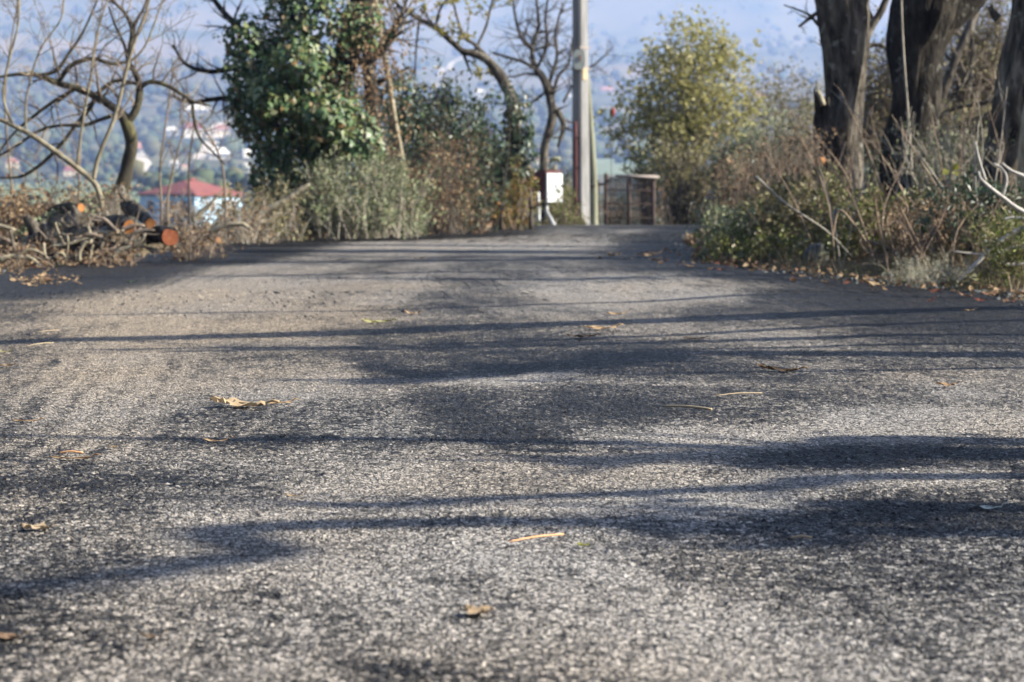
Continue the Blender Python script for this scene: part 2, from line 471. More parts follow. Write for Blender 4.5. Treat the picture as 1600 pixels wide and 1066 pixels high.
def mat_asphalt():
    m, t, p, o = newmat('dusty_asphalt'); c = gcoord(t)
    dust_shade = attr(t, 'dust_shade'); tan = attr(t, 'tan'); st = attr(t, 'stone')
    # slightly warped coordinates so that the stones are not neat cells
    wv = tex(t, 'Noise', 70, c, 2)
    ad = t.nodes.new('ShaderNodeVectorMath'); ad.operation = 'MULTIPLY_ADD'; t.links.new(wv.outputs['Color'], ad.inputs[0]); ad.inputs[1].default_value = (.012,) * 3; t.links.new(c, ad.inputs[2])
    flat = t.nodes.new('ShaderNodeMapping'); flat.inputs['Scale'].default_value = (1, 1, .15); t.links.new(ad.outputs[0], flat.inputs['Vector']); wc = flat.outputs[0]
    def cells(scale):
        f = tex(t, 'Voronoi', scale, wc); e = tex(t, 'Voronoi', scale, wc); e.feature = 'DISTANCE_TO_EDGE'
        sp = t.nodes.new('ShaderNodeSeparateColor'); t.links.new(f.outputs['Color'], sp.inputs[0])
        return sp.outputs[0], sp.outputs[1], e.outputs['Distance']
    r1, r1b, e1 = cells(76); r2, r2b, e2 = cells(170)
    def sm(x, lo, hi):
        n = t.nodes.new('ShaderNodeMapRange'); n.interpolation_type = 'SMOOTHSTEP'; t.links.new(x, n.inputs[0]); n.inputs[1].default_value = lo; n.inputs[2].default_value = hi; return n.outputs[0]
    crack = math_(t, 'MULTIPLY', sm(e1, .01, .16), math_(t, 'ADD', math_(t, 'MULTIPLY', sm(e2, .0, .2), .35), .65))
    _, _, e3 = cells(27); gate_ = sm(tex(t, 'Noise', 5, c, 3).outputs[0], .42, .58)
    line = math_(t, 'SUBTRACT', 1.0, math_(t, 'MULTIPLY', math_(t, 'SUBTRACT', 1.0, sm(e3, .0, .07)), math_(t, 'ADD', math_(t, 'MULTIPLY', gate_, .6), .2)))
    crack = math_(t, 'MULTIPLY', crack, line)
    pit = sm(tex(t, 'Noise', 34, c, 4).outputs[0], .34, .5)
    nf = tex(t, 'Noise', 420, c, 3).outputs[0]; nm = tex(t, 'Noise', 16, c, 5, rough=.7).outputs[0]
    k = dust_shade
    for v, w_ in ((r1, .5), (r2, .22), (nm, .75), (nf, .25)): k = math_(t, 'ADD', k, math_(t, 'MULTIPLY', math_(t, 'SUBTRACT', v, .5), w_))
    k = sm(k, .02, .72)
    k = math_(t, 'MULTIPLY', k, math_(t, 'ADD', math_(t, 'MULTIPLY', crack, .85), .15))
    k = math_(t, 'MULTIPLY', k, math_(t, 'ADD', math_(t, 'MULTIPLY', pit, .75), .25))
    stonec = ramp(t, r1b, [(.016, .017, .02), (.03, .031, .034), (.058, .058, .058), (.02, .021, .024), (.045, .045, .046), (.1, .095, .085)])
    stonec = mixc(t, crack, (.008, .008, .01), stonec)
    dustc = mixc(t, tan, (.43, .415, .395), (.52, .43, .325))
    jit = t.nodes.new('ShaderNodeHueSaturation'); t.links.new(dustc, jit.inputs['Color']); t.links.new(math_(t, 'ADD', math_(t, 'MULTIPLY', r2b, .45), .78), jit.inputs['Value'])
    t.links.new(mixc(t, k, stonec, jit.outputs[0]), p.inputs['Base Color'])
    t.links.new(ramp(t, k, [(.45,) * 3, (.8,) * 3, (.95,) * 3]), p.inputs['Roughness'])
    t.links.new(ramp(t, r2, [(.03,) * 3, (.6,) * 3], [.93, .95]), p.inputs['Specular IOR Level'])
    bump(t, p, math_(t, 'ADD', math_(t, 'ADD', math_(t, 'MULTIPLY', crack, 1.0), math_(t, 'MULTIPLY', r1, .5)), math_(t, 'MULTIPLY', nf, .3)), .0035, .9)
    return m
M['asphalt'] = mat_asphalt()

def mat_ground():
    m, t, p, o = newmat('land'); c = gcoord(t)
    near = ramp(t, tex(t, 'Noise', 2.2, c, 8).outputs[0], [(.05, .04, .028), (.11, .085, .055), (.15, .12, .075), (.08, .085, .035)], [.3, .45, .6, .72])
    f1 = tex(t, 'Voronoi', .011, c, stretch=(1, .8, 0)); f1.inputs['Randomness'].default_value = .9
    pat = ramp(t, f1.outputs['Color'], [(.07, .085, .04), (.14, .13, .065), (.05, .07, .035), (.2, .165, .1), (.1, .12, .05), (.16, .12, .08)])
    sp = tex(t, 'Noise', .035, c, 7, stretch=(1, 1, .2)).outputs[0]
    pat = mixc(t, ramp(t, sp, [(0, 0, 0), (1, 1, 1)], [.47, .6]), pat, (.035, .05, .028))
    bigf = tex(t, 'Voronoi', .0035, c, stretch=(1, .7, 0))
    hill = ramp(t, bigf.outputs['Color'], [(.1, .11, .05), (.19, .15, .095), (.07, .09, .045), (.23, .17, .11), (.15, .15, .08)])
    hs = tex(t, 'Noise', .006, c, 8, stretch=(1, .5, .2)).outputs[0]
    hill = mixc(t, ramp(t, hs, [(0, 0, 0), (1, 1, 1)], [.5, .62]), hill, (.045, .06, .035))
    d = t.nodes.new('ShaderNodeVectorMath'); d.operation = 'LENGTH'; t.links.new(c, d.inputs[0])
    D = d.outputs['Value']
    k1 = math_(t, 'MULTIPLY', math_(t, 'SUBTRACT', D, 60), 1 / 120, True)
    k2 = math_(t, 'MULTIPLY', math_(t, 'SUBTRACT', D, 1500), 1 / 1500, True)
    col = mixc(t, k2, mixc(t, k1, near, pat), hill)
    t.links.new(col, p.inputs['Base Color'])
    p.inputs['Roughness'].default_value = .95; p.inputs['Specular IOR Level'].default_value = .1
    bump(t, p, tex(t, 'Noise', 18, c, 6).outputs[0], .03)
    return m
M['ground'] = mat_ground()

rng = np.random.default_rng(11)

# ================================================================== SETTING
# ground: one polar sheet from under the camera to the far hills
def build_ground():
    th = np.concatenate([np.linspace(-math.pi, -.34, 70, endpoint=False), np.linspace(-.34, .34, 220, endpoint=False), np.linspace(.34, math.pi, 70, endpoint=False)])
    r = np.concatenate([np.geomspace(.6, 42, 150, endpoint=False), np.geomspace(42, 7600, 115)])
    A, Rr = np.meshgrid(th, r)
    x = Rr * np.sin(A); y = Rr * np.cos(A)
    z = H(x, y)
    V = np.stack([x, y, z], -1).reshape(-1, 3)
    n = len(th); k = len(r)
    i = np.arange(k - 1)[:, None] * n; j = np.arange(n)[None]; j2 = (j + 1) % n
    f = np.stack([i + j, i + j2, i + n + j2, i + n + j], -1).reshape(-1, 4)[:, ::-1]
    mb = MB(); mb.add(V, f)
    V0 = len(V)
    mb.add([[0, 0, -.16]], []); mb.n -= 1
    jj = np.arange(n)
    mb.F[3].append(np.stack([np.full(n, V0), jj, (jj + 1) % n], 1)[:, ::-1])
    o = mb.build('ground', M['ground'])
    o['kind'] = 'structure'
    return z.max()
ZMAX = build_ground()

# the asphalt road: fine where the lens sees it close, coarser away from it
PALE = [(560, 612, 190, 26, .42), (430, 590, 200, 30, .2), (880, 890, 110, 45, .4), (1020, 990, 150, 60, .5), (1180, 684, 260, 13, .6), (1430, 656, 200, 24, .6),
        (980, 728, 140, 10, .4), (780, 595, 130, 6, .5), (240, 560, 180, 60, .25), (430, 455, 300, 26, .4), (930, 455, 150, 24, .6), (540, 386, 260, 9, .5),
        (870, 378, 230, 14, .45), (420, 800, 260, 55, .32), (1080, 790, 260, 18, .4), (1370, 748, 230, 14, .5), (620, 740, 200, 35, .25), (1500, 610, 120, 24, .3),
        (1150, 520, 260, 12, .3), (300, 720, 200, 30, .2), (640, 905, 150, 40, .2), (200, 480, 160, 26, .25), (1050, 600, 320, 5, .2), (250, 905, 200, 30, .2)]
DARK = [(960, 625, 260, 34, -.24), (1360, 712, 260, 14, -.6), (1420, 806, 240, 26, -.5), (760, 470, 150, 16, -.3), (90, 800, 200, 60, -.12), (1420, 470, 260, 30, -.45),  # less dusty patches; several paint extra shade along the branch shadow bars
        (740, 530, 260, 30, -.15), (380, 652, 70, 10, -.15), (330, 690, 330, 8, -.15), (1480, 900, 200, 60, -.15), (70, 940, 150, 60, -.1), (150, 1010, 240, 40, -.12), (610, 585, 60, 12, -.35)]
def gauss(x, y, lst):
    out = np.zeros_like(x)
    for (px, py, rx, ry, a) in lst:
        c = G(px, py); d = c[1]
        ex = rx / FPX * d; e1 = G(px, py - ry)[1]; e0 = G(px, py + ry)[1]; ey = (e1 - e0) / 2
        wob = (fbm(x * 3.1 + px, y * 1.4 + py, 31, 3) - .5) * 1.5
        q = ((x - c[0]) / ex) ** 2 + ((y - c[1]) / ey) ** 2
        out += a * np.exp(-q * (1 + wob))
    return out

STROKES = [([(20, 690), (140, 560), (230, 475), (330, 430), (520, 395)], .2, .5, 1), ([(120, 700), (230, 575), (290, 505), (385, 445), (620, 395)], .16, .45, 1),
           ([(800, 850), (900, 900), (1000, 962), (1180, 1066)], .085, .75, 0), ([(960, 738), (1150, 692), (1330, 668), (1600, 652)], .12, .7, 0), ([(900, 790), (1150, 772), (1300, 750), (1500, 742)], .09, .6, 0),
           ([(690, 599), (880, 586)], .07, .6, 0), ([(540, 552), (640, 588), (720, 640), (790, 680)], .08, -.25, 0), ([(820, 482), (900, 458), (1010, 442), (1120, 434)], .45, .3, 0),
           ([(690, 430), (760, 445), (840, 472), (930, 488)], .14, -.25, 0), ([(380, 820), (560, 770), (700, 700)], .07, .35, 0), ([(300, 905), (480, 880), (620, 930)], .05, .35, 0), ([(430, 930), (560, 985), (690, 1060)], .05, -.15, 0),
           ([(0, 760), (250, 745), (420, 770)], .06, -.3, 0), ([(640, 640), (560, 690), (420, 720)], .06, .3, 0), ([(1200, 900), (1350, 960), (1500, 1060)], .05, -.12, 0)]
def strokes(x, y):
    out = np.zeros_like(x)
    wx = x + .05 * (fbm(x * 3, y * 2, 141, 3) - .5); wy = y + .25 * (fbm(x * 3 + 7, y * 2, 143, 3) - .5)
    for pts, w_, a, ribs in STROKES:
        P = np.array([G(*q)[:2] for q in pts]); best = np.full(x.shape, 1e9); sd = np.zeros_like(x)
        for i in range(len(P) - 1):
            e = P[i + 1] - P[i]; L2 = e @ e
            t = np.clip(((wx - P[i, 0]) * e[0] + (wy - P[i, 1]) * e[1]) / L2, 0, 1)
            # across-track distance counts fully, along the view it counts less
            dx = wx - P[i, 0] - t * e[0]; dy = wy - P[i, 1] - t * e[1]
            d2 = np.hypot(dx, dy * .5); m = d2 < best; best = np.where(m, d2, best); sd = np.where(m, dx, sd)
        g = np.exp(-(best / w_) ** 2) * (.55 + .9 * (fbm(x * 5, y * 2.5, 151, 3) - .2))
        if ribs: g = g * (.55 + .45 * np.sin(sd / .045 * math.pi))
        out = out + a * g
    return out

def road_fields(x, y, fine):
    el = x - xl(y); er = xr(y) - x
    edge = np.minimum(el, er)
    base = .27 + .8 * (fbm(x * 1.1, y * .35, 41, 4) - .5) + .5 * (fbm(x * 4.0, y * 1.8, 47, 3) - .5) + .35 * (fbm(x * 14, y * 7, 52, 2) - .5)
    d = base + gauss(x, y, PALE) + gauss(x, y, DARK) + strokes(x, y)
    # wheel tracks
    trk = np.exp(-((x + .62 - .05 * np.sin(y)) / .16) ** 2) + np.exp(-((x + 1.5 + .01 * y) / .3) ** 2)
    d = d + .12 * trk * sstep(4, 6, y) * (.5 + vnoise(x * 40, y * .5, 61))
    d = d + .1 * sstep(9, 12, y) * (1 - sstep(20, 30, y))
    rag = .25 * (fbm(x * 2, y * 2, 71, 3) - .5)
    shade_w = .55 * sstep(9, 13, y) * (1 - sstep(24, 30, y)) * (el < er)  # widens the bare left strip to put the edge shade into the colour
    d = d * (.1 + .9 * sstep(.45, 1.25, edge + rag - shade_w)) - .3 * (1 - sstep(.3, 1.15, edge + rag - shade_w))
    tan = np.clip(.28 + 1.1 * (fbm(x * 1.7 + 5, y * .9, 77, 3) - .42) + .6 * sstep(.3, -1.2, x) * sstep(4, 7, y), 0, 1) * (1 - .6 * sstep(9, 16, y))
    und = .014 * (fbm(x * .8, y * .5, 81, 3) - .5) + .004 * (fbm(x * 3.5, y * 2.2, 85, 2) - .5)
    # long bumps laid down by the paver
    und = und + .003 * np.sin(y * 4.1 + 2.2 * vnoise(x * .7, y * .7, 90) * 3) * vnoise(x * .9, y * .4, 92)
    z = zroad(y) + und * sstep(0, .6, edge + .3)
    z = z - .05 * sstep(.25, 0, edge)
    if fine:
        f1, f2, hid = worley(x / .0088, y / .0105, 5)
        g1, g2, gid = worley(x / .005, y / .005, 15)
        gap = np.clip((f2 - f1) / .3, 0, 1)
        dc = np.clip(d, 0, 1)
        pop = (.25 + .75 * hid)
        z = z + (1 - .72 * sstep(6, 14, y)) * ((.0012 + .003 * pop) * gap * (1 - .5 * dc) + .0011 * np.clip((g2 - g1) / .4, 0, 1) * (1 - .4 * dc))
        loose = hid > .97
        z = z + np.where(loose, .004 * np.clip(1 - f1 / .5, 0, 1), 0)
        # dust lies on the worn tops and fills some joints, the bitumen stays bare in the others
        fd = 1 - .8 * sstep(6, 14, y)
        s = d + fd * (.5 * (gap - .6) + .8 * (hid - .5) + .3 * (gid - .5))
        k = np.clip(d, -.4, 1.3)
        stone = hid
    else:
        k = np.clip(d, -.4, 1.3)
        stone = vnoise(x * 60, y * 60, 3)
    return z, k, tan, stone

def road_grid(ys, xs_fn, fine, rj):
    X = []; Yv = []
    for a in ys:
        x = xs_fn(a); X.append(x); Yv.append(np.full_like(x, a))
    x = np.array(X); y = np.array(Yv)
    if fine:
        dx = np.gradient(x, axis=1); dy = np.gradient(y, axis=0)
        jx = rj.random(x.shape) - .5; jy = rj.random(x.shape) - .5
        jx[:, [0, -1]] = 0; jy[[0, -1], :] = 0
        x = x + dx * jx * .7; y = y + dy * jy * .7
    z, k, tan, st = road_fields(x, y, fine)
    n = x.shape[1]; m_ = x.shape[0]
    V = np.stack([x, y, z], -1).reshape(-1, 3)
    i = np.arange(m_ - 1)[:, None] * n; j = np.arange(n - 1)[None]
    f = np.stack([i + j, i + j + 1, i + n + j + 1, i + n + j], -1).reshape(-1, 4)
    return V, f, k.ravel(), tan.ravel(), st.ravel()

def build_road():
    rj = np.random.default_rng(4)
    mb = MB(); A = [[], [], []]
    def put(t):
        mb.add(t[0], t[1])
        for q in range(3): A[q].append(t[2 + q])
    inv = np.linspace(1 / 2.3, 1 / 25.0, 640); ys = 1 / inv
    def cols(a):
        half = .235 * a + .55
        L, Rr_ = xl(a), xr(a)
        il, ir = max(-half, L + .05), min(half, Rr_ - .05)
        return np.concatenate([np.linspace(L, il, 20)[:-1], np.linspace(il, ir, 840), np.linspace(ir, Rr_, 20)[1:]])
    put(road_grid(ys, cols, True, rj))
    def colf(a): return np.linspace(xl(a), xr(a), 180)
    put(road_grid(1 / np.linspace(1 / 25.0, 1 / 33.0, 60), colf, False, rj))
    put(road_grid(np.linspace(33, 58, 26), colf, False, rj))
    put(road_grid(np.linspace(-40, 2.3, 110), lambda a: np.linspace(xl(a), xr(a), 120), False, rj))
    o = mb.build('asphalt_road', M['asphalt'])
    for nm, a in zip(('dust_shade', 'tan', 'stone'), A):
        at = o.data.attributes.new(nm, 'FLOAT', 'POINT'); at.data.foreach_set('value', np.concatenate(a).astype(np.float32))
    o['kind'] = 'structure'
    return o
build_road()

def drape(name, rows, m, lift=.35, kind='structure'):
    """a sheet laid on the far land through rows of photo pixels"""
    P = [[drop(*q) for q in row] for row in rows]
    P = np.array(P)
    k = 6
    u = np.linspace(0, 1, k * (P.shape[0] - 1) + 1); v = np.linspace(0, 1, k * (P.shape[1] - 1) + 1)
    def lerp(A, t, ax):
        f = t * (A.shape[ax] - 1); i = np.minimum(f.astype(int), A.shape[ax] - 2); q = f - i
        sh = [1] * A.ndim; sh[ax] = -1
        return np.take(A, i, ax) * (1 - q.reshape(sh)) + np.take(A, i + 1, ax) * q.reshape(sh)
    Q = lerp(lerp(P, u, 0), v, 1)
    Q[..., 2] = H(Q[..., 0], Q[..., 1]) + lift
    n = Q.shape[1]; mm = Q.shape[0]
    i = np.arange(mm - 1)[:, None] * n; j = np.arange(n - 1)[None]
    f = np.stack([i + j, i + j + 1, i + n + j + 1, i + n + j], -1).reshape(-1, 4)
    mb = MB(); mb.add(Q.reshape(-1, 3), f)
    o = mb.build(name, m); o['kind'] = kind
    return o

def ribbon(name, pts, wpx, m):
    rows = []
    for i, (a, b) in enumerate(pts):
        w2 = wpx[i] if isinstance(wpx, (list, tuple)) else wpx
        rows.append([(a - w2 / 2, b), (a + w2 / 2, b)])
    return drape(name, rows, m)
ribbon('dirt_track', [(678, 140), (682, 126), (690, 113), (704, 102), (724, 91)], [16, 13, 9, 9, 8], M['track'])
ribbon('dirt_track', [(310, 250), (332, 228), (336, 214), (330, 203), (352, 192), (398, 186)], [18, 34, 30, 14, 12, 10], M['track'])
ribbon('dirt_track', [(205, 285), (225, 258), (215, 244)], [20, 26, 20], M['track'])
drape('green_field', [[(905, 274), (1015, 274)], [(910, 258), (1020, 252)], [(935, 244), (1015, 238)]], M['field'])
drape('green_field', [[(985, 234), (1120, 236)], [(990, 222), (1110, 220)]], M['field'])

# ================================================================== FAR VALLEY
def house(px, py, wpx, hpx, wall, roof, label, rz=.4, ratio=.75, rh=.45, group=None):
    P = drop(px, py); d = P[1]
    w_ = wpx / FPX * d * .9; h_ = max(hpx / FPX * d * .55, 2.2); dep = w_ * ratio
    b = np.array([P[0], P[1] + dep * .3, 0.]); b[2] = Hs(b[0], b[1]) - .5
    o = thing('house', b, label, 'house', group)
    o.rotation_euler = (0, 0, 0)
    mb = MB(); box(mb, b + [0, 0, (h_ + .5) / 2], (w_, dep, h_ + .5), rz); mb.build('wall', M[wall], o, False)
    ca, sa = math.cos(rz), math.sin(rz)
    e = .06 * w_; z0 = h_ + .5; z1 = z0 + rh * dep
    loc = np.array([(-w_ / 2 - e, -dep / 2 - e, z0), (w_ / 2 + e, -dep / 2 - e, z0), (w_ / 2 + e, dep / 2 + e, z0), (-w_ / 2 - e, dep / 2 + e, z0), (-w_ / 2 * .55, 0, z1), (w_ / 2 * .55, 0, z1)])
    V = loc @ np.array([[ca, sa, 0], [-sa, ca, 0], [0, 0, 1]]) + b
    mb = MB(); mb.add(V, [np.array([(0, 1, 5, 4), (2, 3, 4, 5), (3, 2, 1, 0)]), np.array([(1, 2, 5), (3, 0, 4)])]); mb.build('roof', M[roof], o, False)
    mb = MB()
    for s in (-.28, .1, .3):
        q = np.array([s * w_, -dep / 2 - .03, z0 * .55]) @ np.array([[ca, sa, 0], [-sa, ca, 0], [0, 0, 1]]) + b
        mb = MB(); box(mb, q, (w_ * .1, .1, z0 * .3), rz); mb.build('window', M['window'], o, False)
    return o
HS = [(298, 216, 34, 24, 'white_wall', 'red_roof', 'white far house with a red roof above the blue house', .5),
      (268, 213, 22, 12, 'white_wall', 'pale_roof', 'pale shed left of the white red-roofed far house', .1),
      (307, 180, 44, 11, 'white_wall', 'pale_roof', 'long low white building highest in the left village', .15),
      (345, 211, 26, 12, 'cream_wall', 'pink_roof', 'small pink-roofed house on the pale village track', .3),
      (384, 246, 18, 12, 'white_wall', 'pale_roof', 'small pale house beside the ivy tree in the valley', .6),
      (341, 249, 36, 13, 'white_wall', 'pale_roof', 'long white shed in the village behind the bare twigs', .2),
      (223, 243, 34, 18, 'white_wall', 'pink_roof', 'pink-roofed house just right of the bent dark trunk', .2),
      (110, 276, 26, 14, 'cream_wall', 'red_roof', 'red-roofed house left of the bent trunk beyond the orchard', .3),
      (288, 268, 10, 14, 'cream_wall', 'pink_roof', 'small orange cream house peeping above the red roof', .3),
      (18, 262, 22, 10, 'cream_wall', 'pink_roof', 'faded house at the left edge beyond the bare branches', .3),
      (272, 263, 16, 8, 'white_wall', 'pale_roof', 'tiny white shed just above the blue house', .1),
      (385, 270, 20, 9, 'white_wall', 'pale_roof', 'low white shed right above the red roof', .2),
      (949, 147, 24, 7, 'white_wall', 'pink_roof', 'long pale farm building right of the utility pole', .1),
      (1188, 160, 26, 12, 'white_wall', 'pink_roof', 'pink-roofed house behind the grey scrub on the right', .2),
      (1160, 196, 16, 12, 'white_wall', 'pale_roof', 'small white house behind the grey scrub', .2),
      (749, 152, 18, 12, 'white_wall', 'pale_roof', 'pale house beneath the arching bough', .2),
      (891, 154, 8, 6, 'white_wall', 'pale_roof', 'tiny white house left of the utility pole', .2),
      (845, 258, 22, 16, 'cream_wall', 'red_roof', 'red-roofed house behind the white meter box', .4)]
for a in HS: house(*a)

def blue_house():
    D = 250.0
    nc = W(305, 303, D)                       # near eaves corner
    lc = W(212, 293, D + 6.5); rc = W(384, 297, D + 6.0)
    z0 = nc[2]; lc[2] = z0; rc[2] = z0
    bc = lc + rc - nc
    cen = (lc + rc) / 2
    base = np.array([cen[0], cen[1], Hs(cen[0], cen[1]) - .6])
    o = thing('house', base, 'pale blue house with a red hipped roof below the road', 'house')
    inn = [cen + (q - cen) * .93 for q in (nc, rc, bc, lc)]
    mb = MB(); V = []
    for z in (base[2], z0 - .02): V += [(q[0], q[1], z) for q in inn]
    mb.add(V, np.array([(0, 1, 5, 4), (1, 2, 6, 5), (2, 3, 7, 6), (3, 0, 4, 7), (7, 4, 5, 6)])); mb.build('wall', M['blue_wall'], o, False)
    top = cen + np.array([0, 0, 1.45])
    ax = (rc - nc); ax = ax / np.linalg.norm(ax)
    ra, rb = top - ax * .9, top + ax * .9
    mb = MB(); E = [nc, rc, bc, lc]
    V = [(q[0], q[1], z0) for q in E] + [(q[0], q[1], z0 - .22) for q in E] + [ra, rb]
    mb.add(V, [np.array([(0, 1, 9, 8), (2, 3, 8, 9), (4, 5, 1, 0), (5, 6, 2, 1), (6, 7, 3, 2), (7, 4, 0, 3), (7, 6, 5, 4)]), np.array([(1, 2, 9), (3, 0, 8)])])
    rf = mb.build('roof', M['red_roof'], o, False)
    mb = MB(); box(mb, top + [0.2, 0, .05], (.6, .6, .5), .7); mb.build('chimney', M['red_roof'], rf, False)
    def face_piece(a, b, u, w_, zc, h_, nm, m):
        e = b - a; L = np.linalg.norm(e); e = e / L; n = np.array([e[1], -e[0], 0])
        c = a + e * (u * L) + n * .03; c = np.array([c[0], c[1], zc])
        mb = MB(); box(mb, c, (w_, .12, h_), math.atan2(e[1], e[0])); return mb.build(nm, M[m], o, False)
    i0, i1, i3 = inn[0], inn[1], inn[3]
    for u in (.2, .8): face_piece(i3, i0, u, 1.1, z0 - 1.4, 1.2, 'window', 'window')
    face_piece(i3, i0, .52, 1.0, z0 - 2.0, 2.4, 'door', 'window')
    face_piece(i0, i1, .35, 1.0, z0 - 1.3, 1.1, 'window', 'white_wall'); face_piece(i0, i1, .78, 1.3, z0 - 1.3, 1.2, 'window', 'white_wall')
    return o
blue_house()

# far trees and orchard rows: nobody could count these
ICO_V = None
def ico():
    t = (1 + 5 ** .5) / 2
    v = np.array([(-1, t, 0), (1, t, 0), (-1, -t, 0), (1, -t, 0), (0, -1, t), (0, 1, t), (0, -1, -t), (0, 1, -t), (t, 0, -1), (t, 0, 1), (-t, 0, -1), (-t, 0, 1)]) / (1 + t * t) ** .5
    f = np.array([(0, 11, 5), (0, 5, 1), (0, 1, 7), (0, 7, 10), (0, 10, 11), (1, 5, 9), (5, 11, 4), (11, 10, 2), (10, 7, 6), (7, 1, 8), (3, 9, 4), (3, 4, 2), (3, 2, 6), (3, 6, 8), (3, 8, 9), (4, 9, 5), (2, 4, 11), (6, 2, 10), (8, 6, 7), (9, 8, 1)])
    return v, f
def lumps(name, P, s, hr, m, label, cat, split=True):
    if split:
        nearm = np.hypot(P[:, 0], P[:, 1]) < 1100
        k = np.where(nearm, 4, 1); fac = np.repeat(np.where(nearm, 1, 1.9), k); P = np.repeat(P, k, 0); s = np.repeat(s, k); hr = np.repeat(hr, k)
        P = P + rng.normal(size=P.shape) * s[:, None] * [.5, .5, .28] + np.stack([s * 0, s * 0, s * .35], 1); s = s * fac * rng.uniform(.38, .62, len(s))
    v, f = ico(); n = len(P)
    q = v[None] * (.75 + .5 * rng.random((n, 12, 1))) * s[:, None, None]
    q[..., 2] *= hr[:, None]
    q = q + P[:, None] + np.stack([np.zeros(n), np.zeros(n), s * hr * .7], 1)[:, None]
    mb = MB(); mb.add(q.reshape(-1, 3), (np.arange(n)[:, None, None] * 12 + f[None]).reshape(-1, 3))
    return tag(mb.build(name, m, smooth=True), label, cat, None, 'stuff')
n = 9000
d = 430 * (4000 / 430) ** rng.random(n); a = rng.uniform(-.27, .27, n)
x, y = d * np.sin(a), d * np.cos(a)
dens = fbm(x / 130, y / 190, 21, 3); keep = (dens > .47) & (rng.random(n) < .9)
pxx = x / y * FPX + 800
keep &= ~((pxx > 895) & (pxx < 1030) & (d < 1100) & (d > 380)) & ~((pxx < 230) & (d < 900)) & ~((pxx > 180) & (pxx < 420) & (d < 420))
pyy = 283 - (H(x, y) - CAM_H) / y * FPX
for q in HS: keep &= ~((abs(pxx - q[0]) < q[2] * .75 + 4) & (pyy > q[1] - q[3] * .3) & (pyy < q[1] + 22))
for q in ((682, 120), (700, 104), (332, 222), (345, 198), (370, 190), (220, 262)): keep &= ~((abs(pxx - q[0]) < 22) & (pyy > q[1] - 8) & (pyy < q[1] + 16))
x, y, d = x[keep], y[keep], d[keep]
s = rng.uniform(1.8, 4.0, len(x)) * (1 + d / 3500)
lumps('far_woods', np.stack([x, y, H(x, y)], 1), s, rng.uniform(.55, 1.1, len(x)), M['lump'], 'hazy dark woods and hedges scattered across the far valley', 'woods')
n = 700
bx_, by_ = rng.uniform(-160, 160, n), rng.uniform(-230, -16, n); k = np.abs(bx_) > 7; bx_, by_ = bx_[k], by_[k]  # unseen trees added on the rear slope to cut the sky fill
lumps('blocker_woods', np.stack([bx_, by_, H(bx_, by_)], 1), rng.uniform(1.8, 3.2, len(bx_)), rng.uniform(.9, 1.5, len(bx_)), M['lump'], 'unseen woods added behind the viewpoint to block sky light', 'woods')
gx, gy = np.meshgrid(np.arange(-200, -40, 5.5), np.arange(330, 900, 9))
gx = (gx + gy * -.06 + rng.normal(size=gx.shape) * .5).ravel(); gy = (gy + rng.normal(size=gy.shape) * .8).ravel()
pp = gx / gy * FPX + 800; k = (pp < 215) & (pp > -200)
gx, gy = gx[k], gy[k]
lumps('orchard', np.stack([gx, gy, H(gx, gy)], 1), rng.uniform(1.2, 1.9, len(gx)), rng.uniform(.8, 1.2, len(gx)), M['orchard'], 'pale green orchard rows beyond the log pile', 'orchard', False)

